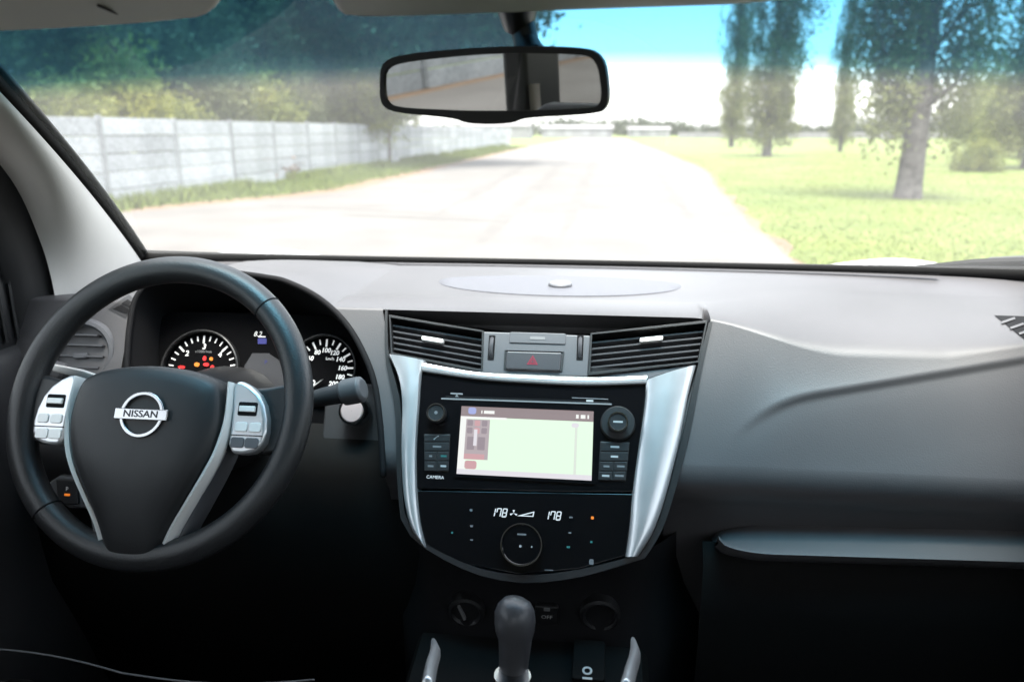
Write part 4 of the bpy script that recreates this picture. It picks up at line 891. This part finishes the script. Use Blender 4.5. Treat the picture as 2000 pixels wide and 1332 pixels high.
swt = plate('switch', SF, rr(*SF.px(1068, 1200), .030, .034, .003), -.004, .004, 'black', lc, bevel=.002); text('switch_print', SF, 'OFF', *SF.px(1068, 1205, .0045), .006, .0046, 'print', swt); plate('switch_print', SF, rr(*SF.px(1068, 1190, .0045), .008, .005, .001), .004, .0046, 'print_dim', swt)
TF2 = Frame((.085, .74, .945), 80)
sw3 = plate('window_switch', TF2, rr(*TF2.px(1150, 1295), .040, .062, .004), 0, .008, 'knee', lc, bevel=.002); c = TF2.px(1147, 1309, .0085); MB().ring(TF2, circ(*c, .0062, 18), circ(*c, .0036, 18), .008, .0088).build('switch_print', 'print', sw3); plate('switch_print', TF2, rr(*TF2.px(1147, 1324, .0085), .012, .003, .0005), .008, .0088, 'print', sw3)
gl_ = empty('gear_lever', (0, .72, .9), 'black gear lever with rounded grey knob below the climate panel', 'gear lever')
kpth = [(1006, 1166, 2), (1005, 1170, 20), (1005, 1180, 31), (1005, 1195, 37), (1006, 1212, 38), (1006, 1230, 36), (1006, 1248, 31), (1005, 1270, 29), (1003, 1300, 27), (1001, 1330, 25)]
P = []; Rr = []
for x, y, r in kpth: P.append(atY(x, y, .71 - (y - 1166) * .00012)); Rr.append(r / 1500 * .87)
MB().tube(P, Rr, 24).build('knob', mat('lever_leather', (0.05, 0.05, 0.055), 0.38, bump=(400, .2)), gl_, ang=None)
MB().tube([atY(1001, 1318, .68), atY(1000, 1345, .68)], .0195, 20).build('collar', 'chrome', gl_)
MB().tube([atY(1000, 1340, .68), Vector((.0, .66, .88))], [.016, .03], 16).build('boot', 'black', gl_)

# ------------------------------------------------------------------ steering wheel
W = Frame((-.438, .814, 1.28), 28.8)
sw = empty('steering_wheel', W.O, 'black leather steering wheel with silver spokes and round emblem', 'steering wheel')
rim = MB(); rim.tube([W.p(.1735 * math.cos(a), .1735 * math.sin(a)) for a in [2 * math.pi * i / 120 for i in range(120)]], .0168, 20, closed=True, upv=W.n)
rm = rim.build('rim', 'leather', sw, ang=None)
for x, y in ((530, 595), (78, 1012)):
    u, v = W.px(x, y); a = math.atan2(v, u); c = W.p(.1735 * math.cos(a), .1735 * math.sin(a)); rad = (W.u * math.cos(a) + W.v * math.sin(a))
    MB().tube([c + (rad * math.cos(t) + W.n * math.sin(t)) * .0166 for t in [2 * math.pi * i / 28 for i in range(28)]], .0012, 5, closed=True).build('seam', 'matte', rm)
padp = [(-.080, .034), (-.045, .044), (0, .048), (.045, .044), (.080, .034), (.090, .020), (.0945, -.015), (.090, -.045), (.080, -.072), (.062, -.104), (.044, -.138), (.030, -.172), (.022, -.182), (-.022, -.182), (-.030, -.172), (-.044, -.138), (-.062, -.104), (-.080, -.072), (-.090, -.045), (-.0945, -.015), (-.090, .020)]
padp = smoothpoly(padp, 2); rows = []
cy0 = -.045
for k, d in ((1.0, -.012), (1.0, .012), (.985, .022), (.955, .0285), (.90, .0325), (.78, .036), (.6, .038), (.4, .039), (.2, .0395), (.002, .0395)):
    rows.append([W.p(u * k, cy0 + (v - cy0) * k, d - .016 * sm(-.06, -.18, cy0 + (v - cy0) * k)) for u, v in padp])
MB().grid(rows, True).build('airbag_cover', 'pad', sw, ang=None)
# emblem
eu, ev = W.px(287, 810, .040); eu = eu * .5
em = MB().ring(W, circ(eu, ev, .0265, 44), circ(eu, ev, .0222, 44), .037, .0425).build('emblem', 'chrome', sw, bevel=.001)
plate('emblem_bar', W, rr(eu, ev, .064, .0125, .001), .038, .0438, 'chrome', em, bevel=.001)
text('emblem_print', W, 'NISSAN', eu, ev, .0078, .0441, 'black', em, bold=.0002, sx=1.15)
for s in (-1, 1):
    plate('spoke', W, smoothpoly([(s * .07, .028), (s * .12, .026), (s * .172, .038), (s * .172, -.045), (s * .13, -.052), (s * .07, -.045)], 1), -.014, .004, 'black', sw, bevel=.006)
    pod = smoothpoly([(s * .0965, .033), (s * .113, .032), (s * .136, .014), (s * .146, -.018), (s * .143, -.044), (s * .126, -.052), (s * .101, -.052), (s * .1015, -.01)], 1)
    po = plate('spoke_trim', W, pod, -.004, .018, 'silver', sw, bevel=.005, seg=4)
    for (u, v, w, h, m) in ((.120, .0, .023, .016, 'matte'),):
        plate('rocker_slot', W, rr(s * u, v, w, h, .002), .0165, .0186, m, po); plate('rocker', W, rr(s * u, v, w * .84, h * .42, .001), .0175, .0212, 'silver_dull', po, bevel=.001)
    for (u, v, w, h) in ((.115, -.021, .015, .011), (.132, -.021, .014, .011)): plate('button', W, rr(s * u, v, w, h, .003), .0165, .0196, 'silver_dull', po, bevel=.001)
    plate('button_gap', W, [(s * .104, -.0300), (s * .142, -.0300), (s * .142, -.0312), (s * .104, -.0312)], .0165, .0185, 'matte', po)
    for (u, v, w, h) in ((.113, -.039, .016, .012), (.130, -.039, .016, .012)): plate('button', W, rr(s * u, v, w, h, .003), .0165, .0196, 'silver_dull' if s < 0 else 'grey', po, bevel=.001)
    # V shaped silver blade
    o_ = [(s * .0985, .030), (s * .1010, -.012), (s * .098, -.047), (s * .087, -.076), (s * .069, -.108), (s * .051, -.140), (s * .038, -.173)]
    i_ = [(s * .094, .030), (s * .0955, -.013), (s * .089, -.049), (s * .078, -.076), (s * .061, -.107), (s * .043, -.139), (s * .030, -.172)]
    o_ = [tuple(p)[:2] for p in catm([(a, b, 0) for a, b in o_], 5)]; i_ = [tuple(p)[:2] for p in catm([(a, b, 0) for a, b in i_], 5)]
    rows = []
    for (a, b), (c, d) in zip(o_, i_):
        dz = -.016 * sm(-.06, -.18, b); wid = s * .012 * sm(-.05, -.16, b)
        rows.append([W.p(a + wid * .15, b, .012 + dz), W.p(a, b, .020 + dz), W.p((a + c) / 2, (b + d) / 2, .0265 + dz), W.p(c, d, .024 + dz), W.p(c, d, -.01)])
    bl = MB().grid(rows).build('silver_blade', 'silver_dull', sw, ang=50)
    MB().grid([[W.p(a + s * .012 * sm(-.05, -.16, b), b, -.022), W.p(a + s * .007 * sm(-.05, -.16, b), b, .002), W.p(a + s * .001, b, .0118 - .016 * sm(-.06, -.18, b))] for a, b in o_]).build('blade_side', 'grey', bl, ang=None)
# stalks
def stalk(name, label, p0, p1, m, tip):
    e = empty(name, p0, label, 'control stalk'); d = (Vector(p1) - Vector(p0))
    MB().tube([Vector(p0), Vector(p0) + d * .3, Vector(p0) + d * .7, Vector(p1)], [.009, .010, .0125, .0135], 14, flat=.8).build('arm', 'dash_low', e)
    MB().tube([Vector(p1), Vector(p1) + d.normalized() * .004, Vector(p1) + d.normalized() * .028, Vector(p1) + d.normalized() * .032], [.0135, .0175, .0175, .013], tip, flat=.9).build('end_knob', m, e, bevel=.002)
    return e
a, b = atY(560, 790, .915), atY(668, 768, .905); stalk('control_stalk', 'dark wiper stalk with blunt grey end right of the steering wheel', a, b, 'dash', 12)
a, b = atY(225, 760, .91), atY(128, 735, .895); e = stalk('control_stalk', 'grey indicator stalk left of the wheel hub', a, b, 'dash', 12)
MB().tube([atY(222, 748, .895), atY(160, 730, .88), atY(105, 718, .875)], [.004, .006, .005], 8, flat=.5).build('light_edge', 'silver_dull', e)

# ------------------------------------------------------------------ mirror and visors
MF = Frame((-.015, .70, 1.638), -5, -14.5)
rv = empty('rear_view_mirror', (0, .70, 1.70), 'black framed rear view mirror hanging from the windshield', 'mirror')
out = smoothpoly(MF.poly([(742, 165), (746, 118), (800, 104), (965, 90), (1130, 91), (1180, 104), (1192, 175), (1188, 212), (1165, 224), (1020, 231), (1000, 243), (915, 243), (888, 231), (770, 221), (744, 205)]), 2)
inn = smoothpoly(MF.poly([(751, 165), (754, 132), (800, 120), (965, 104), (1130, 106), (1166, 116), (1176, 175), (1173, 204), (1158, 212), (1020, 217), (1000, 217), (915, 217), (888, 216), (775, 211), (755, 200)]), 2)
n = len(out); rows = []
ctr = (sum(a for a, b in out) / n, sum(b for a, b in out) / n)
for k, d in ((.02, -.038), (.5, -.036), (.85, -.026), (.98, -.012), (1, -.002), (.995, .002)): rows.append([MF.p(ctr[0] + (a - ctr[0]) * k, ctr[1] + (b - ctr[1]) * k, d) for a, b in out])
rows.append([MF.p(a, b, .002) for a, b in inn]); rows.append([MF.p(a, b, -.001) for a, b in inn])
MB().grid(rows, True).build('housing', 'black', rv, ang=45)
# the glass: its own tilt towards the driver
mg = obj('mirror_glass', pyd([MF.p(a, b, -.0005) for a, b in inn], [list(range(len(inn)))]), 'mirror', rv, smooth=False)
MB().tube([MF.p(.03, .02, -.02), Vector((.012, .725, 1.675)), Vector((.005, .73, 1.70)), Vector((.004, .722, 1.718))], [.016, .013, .014, .024], 14, flat=.8).build('stem', 'black', rv)
MB().tube([Vector((.004, .735, 1.692)), Vector((.004, .712, 1.722))], [.018, .03], 16, flat=.8).build('mount', 'black', rv)
def visor(label, P, px_clip=None):
    e = empty('sun_visor', P[0], label, 'sun visor')
    V = []; top = smoothpoly(P, 2)
    MB().add([Vector(p) + Vector((0, 0, dz)) for dz in (-.009, .009) for p in top], [list(range(len(top))), list(range(len(top), 2 * len(top)))] + [[i, (i + 1) % len(top), len(top) + (i + 1) % len(top), len(top) + i] for i in range(len(top))]).build('visor_board', 'visor', e, bevel=.006, seg=4)
    return e
vl = visor("pale driver's sun visor folded up at the top left corner", [atY(-60, 42, .60), atY(20, 42, .61), atY(330, 24, .635), atY(425, 6, .63), atY(445, -60, .54), atY(440, -220, .46), atY(-80, -260, .43)])
MB().tube([atY(190, 0, .58) + Vector((0, 0, -.004)), atY(245, 26, .617) + Vector((0, 0, -.003))], .0012, 5).build('seam', 'rubber', vl)
visor("pale passenger's sun visor folded up above the mirror", [atY(650, 0, .62), atY(690, 16, .635), atY(1050, 2, .645), atY(1500, -14, .64), atY(1700, -60, .56), atY(1650, -220, .46), atY(640, -220, .46), atY(640, -60, .55)])
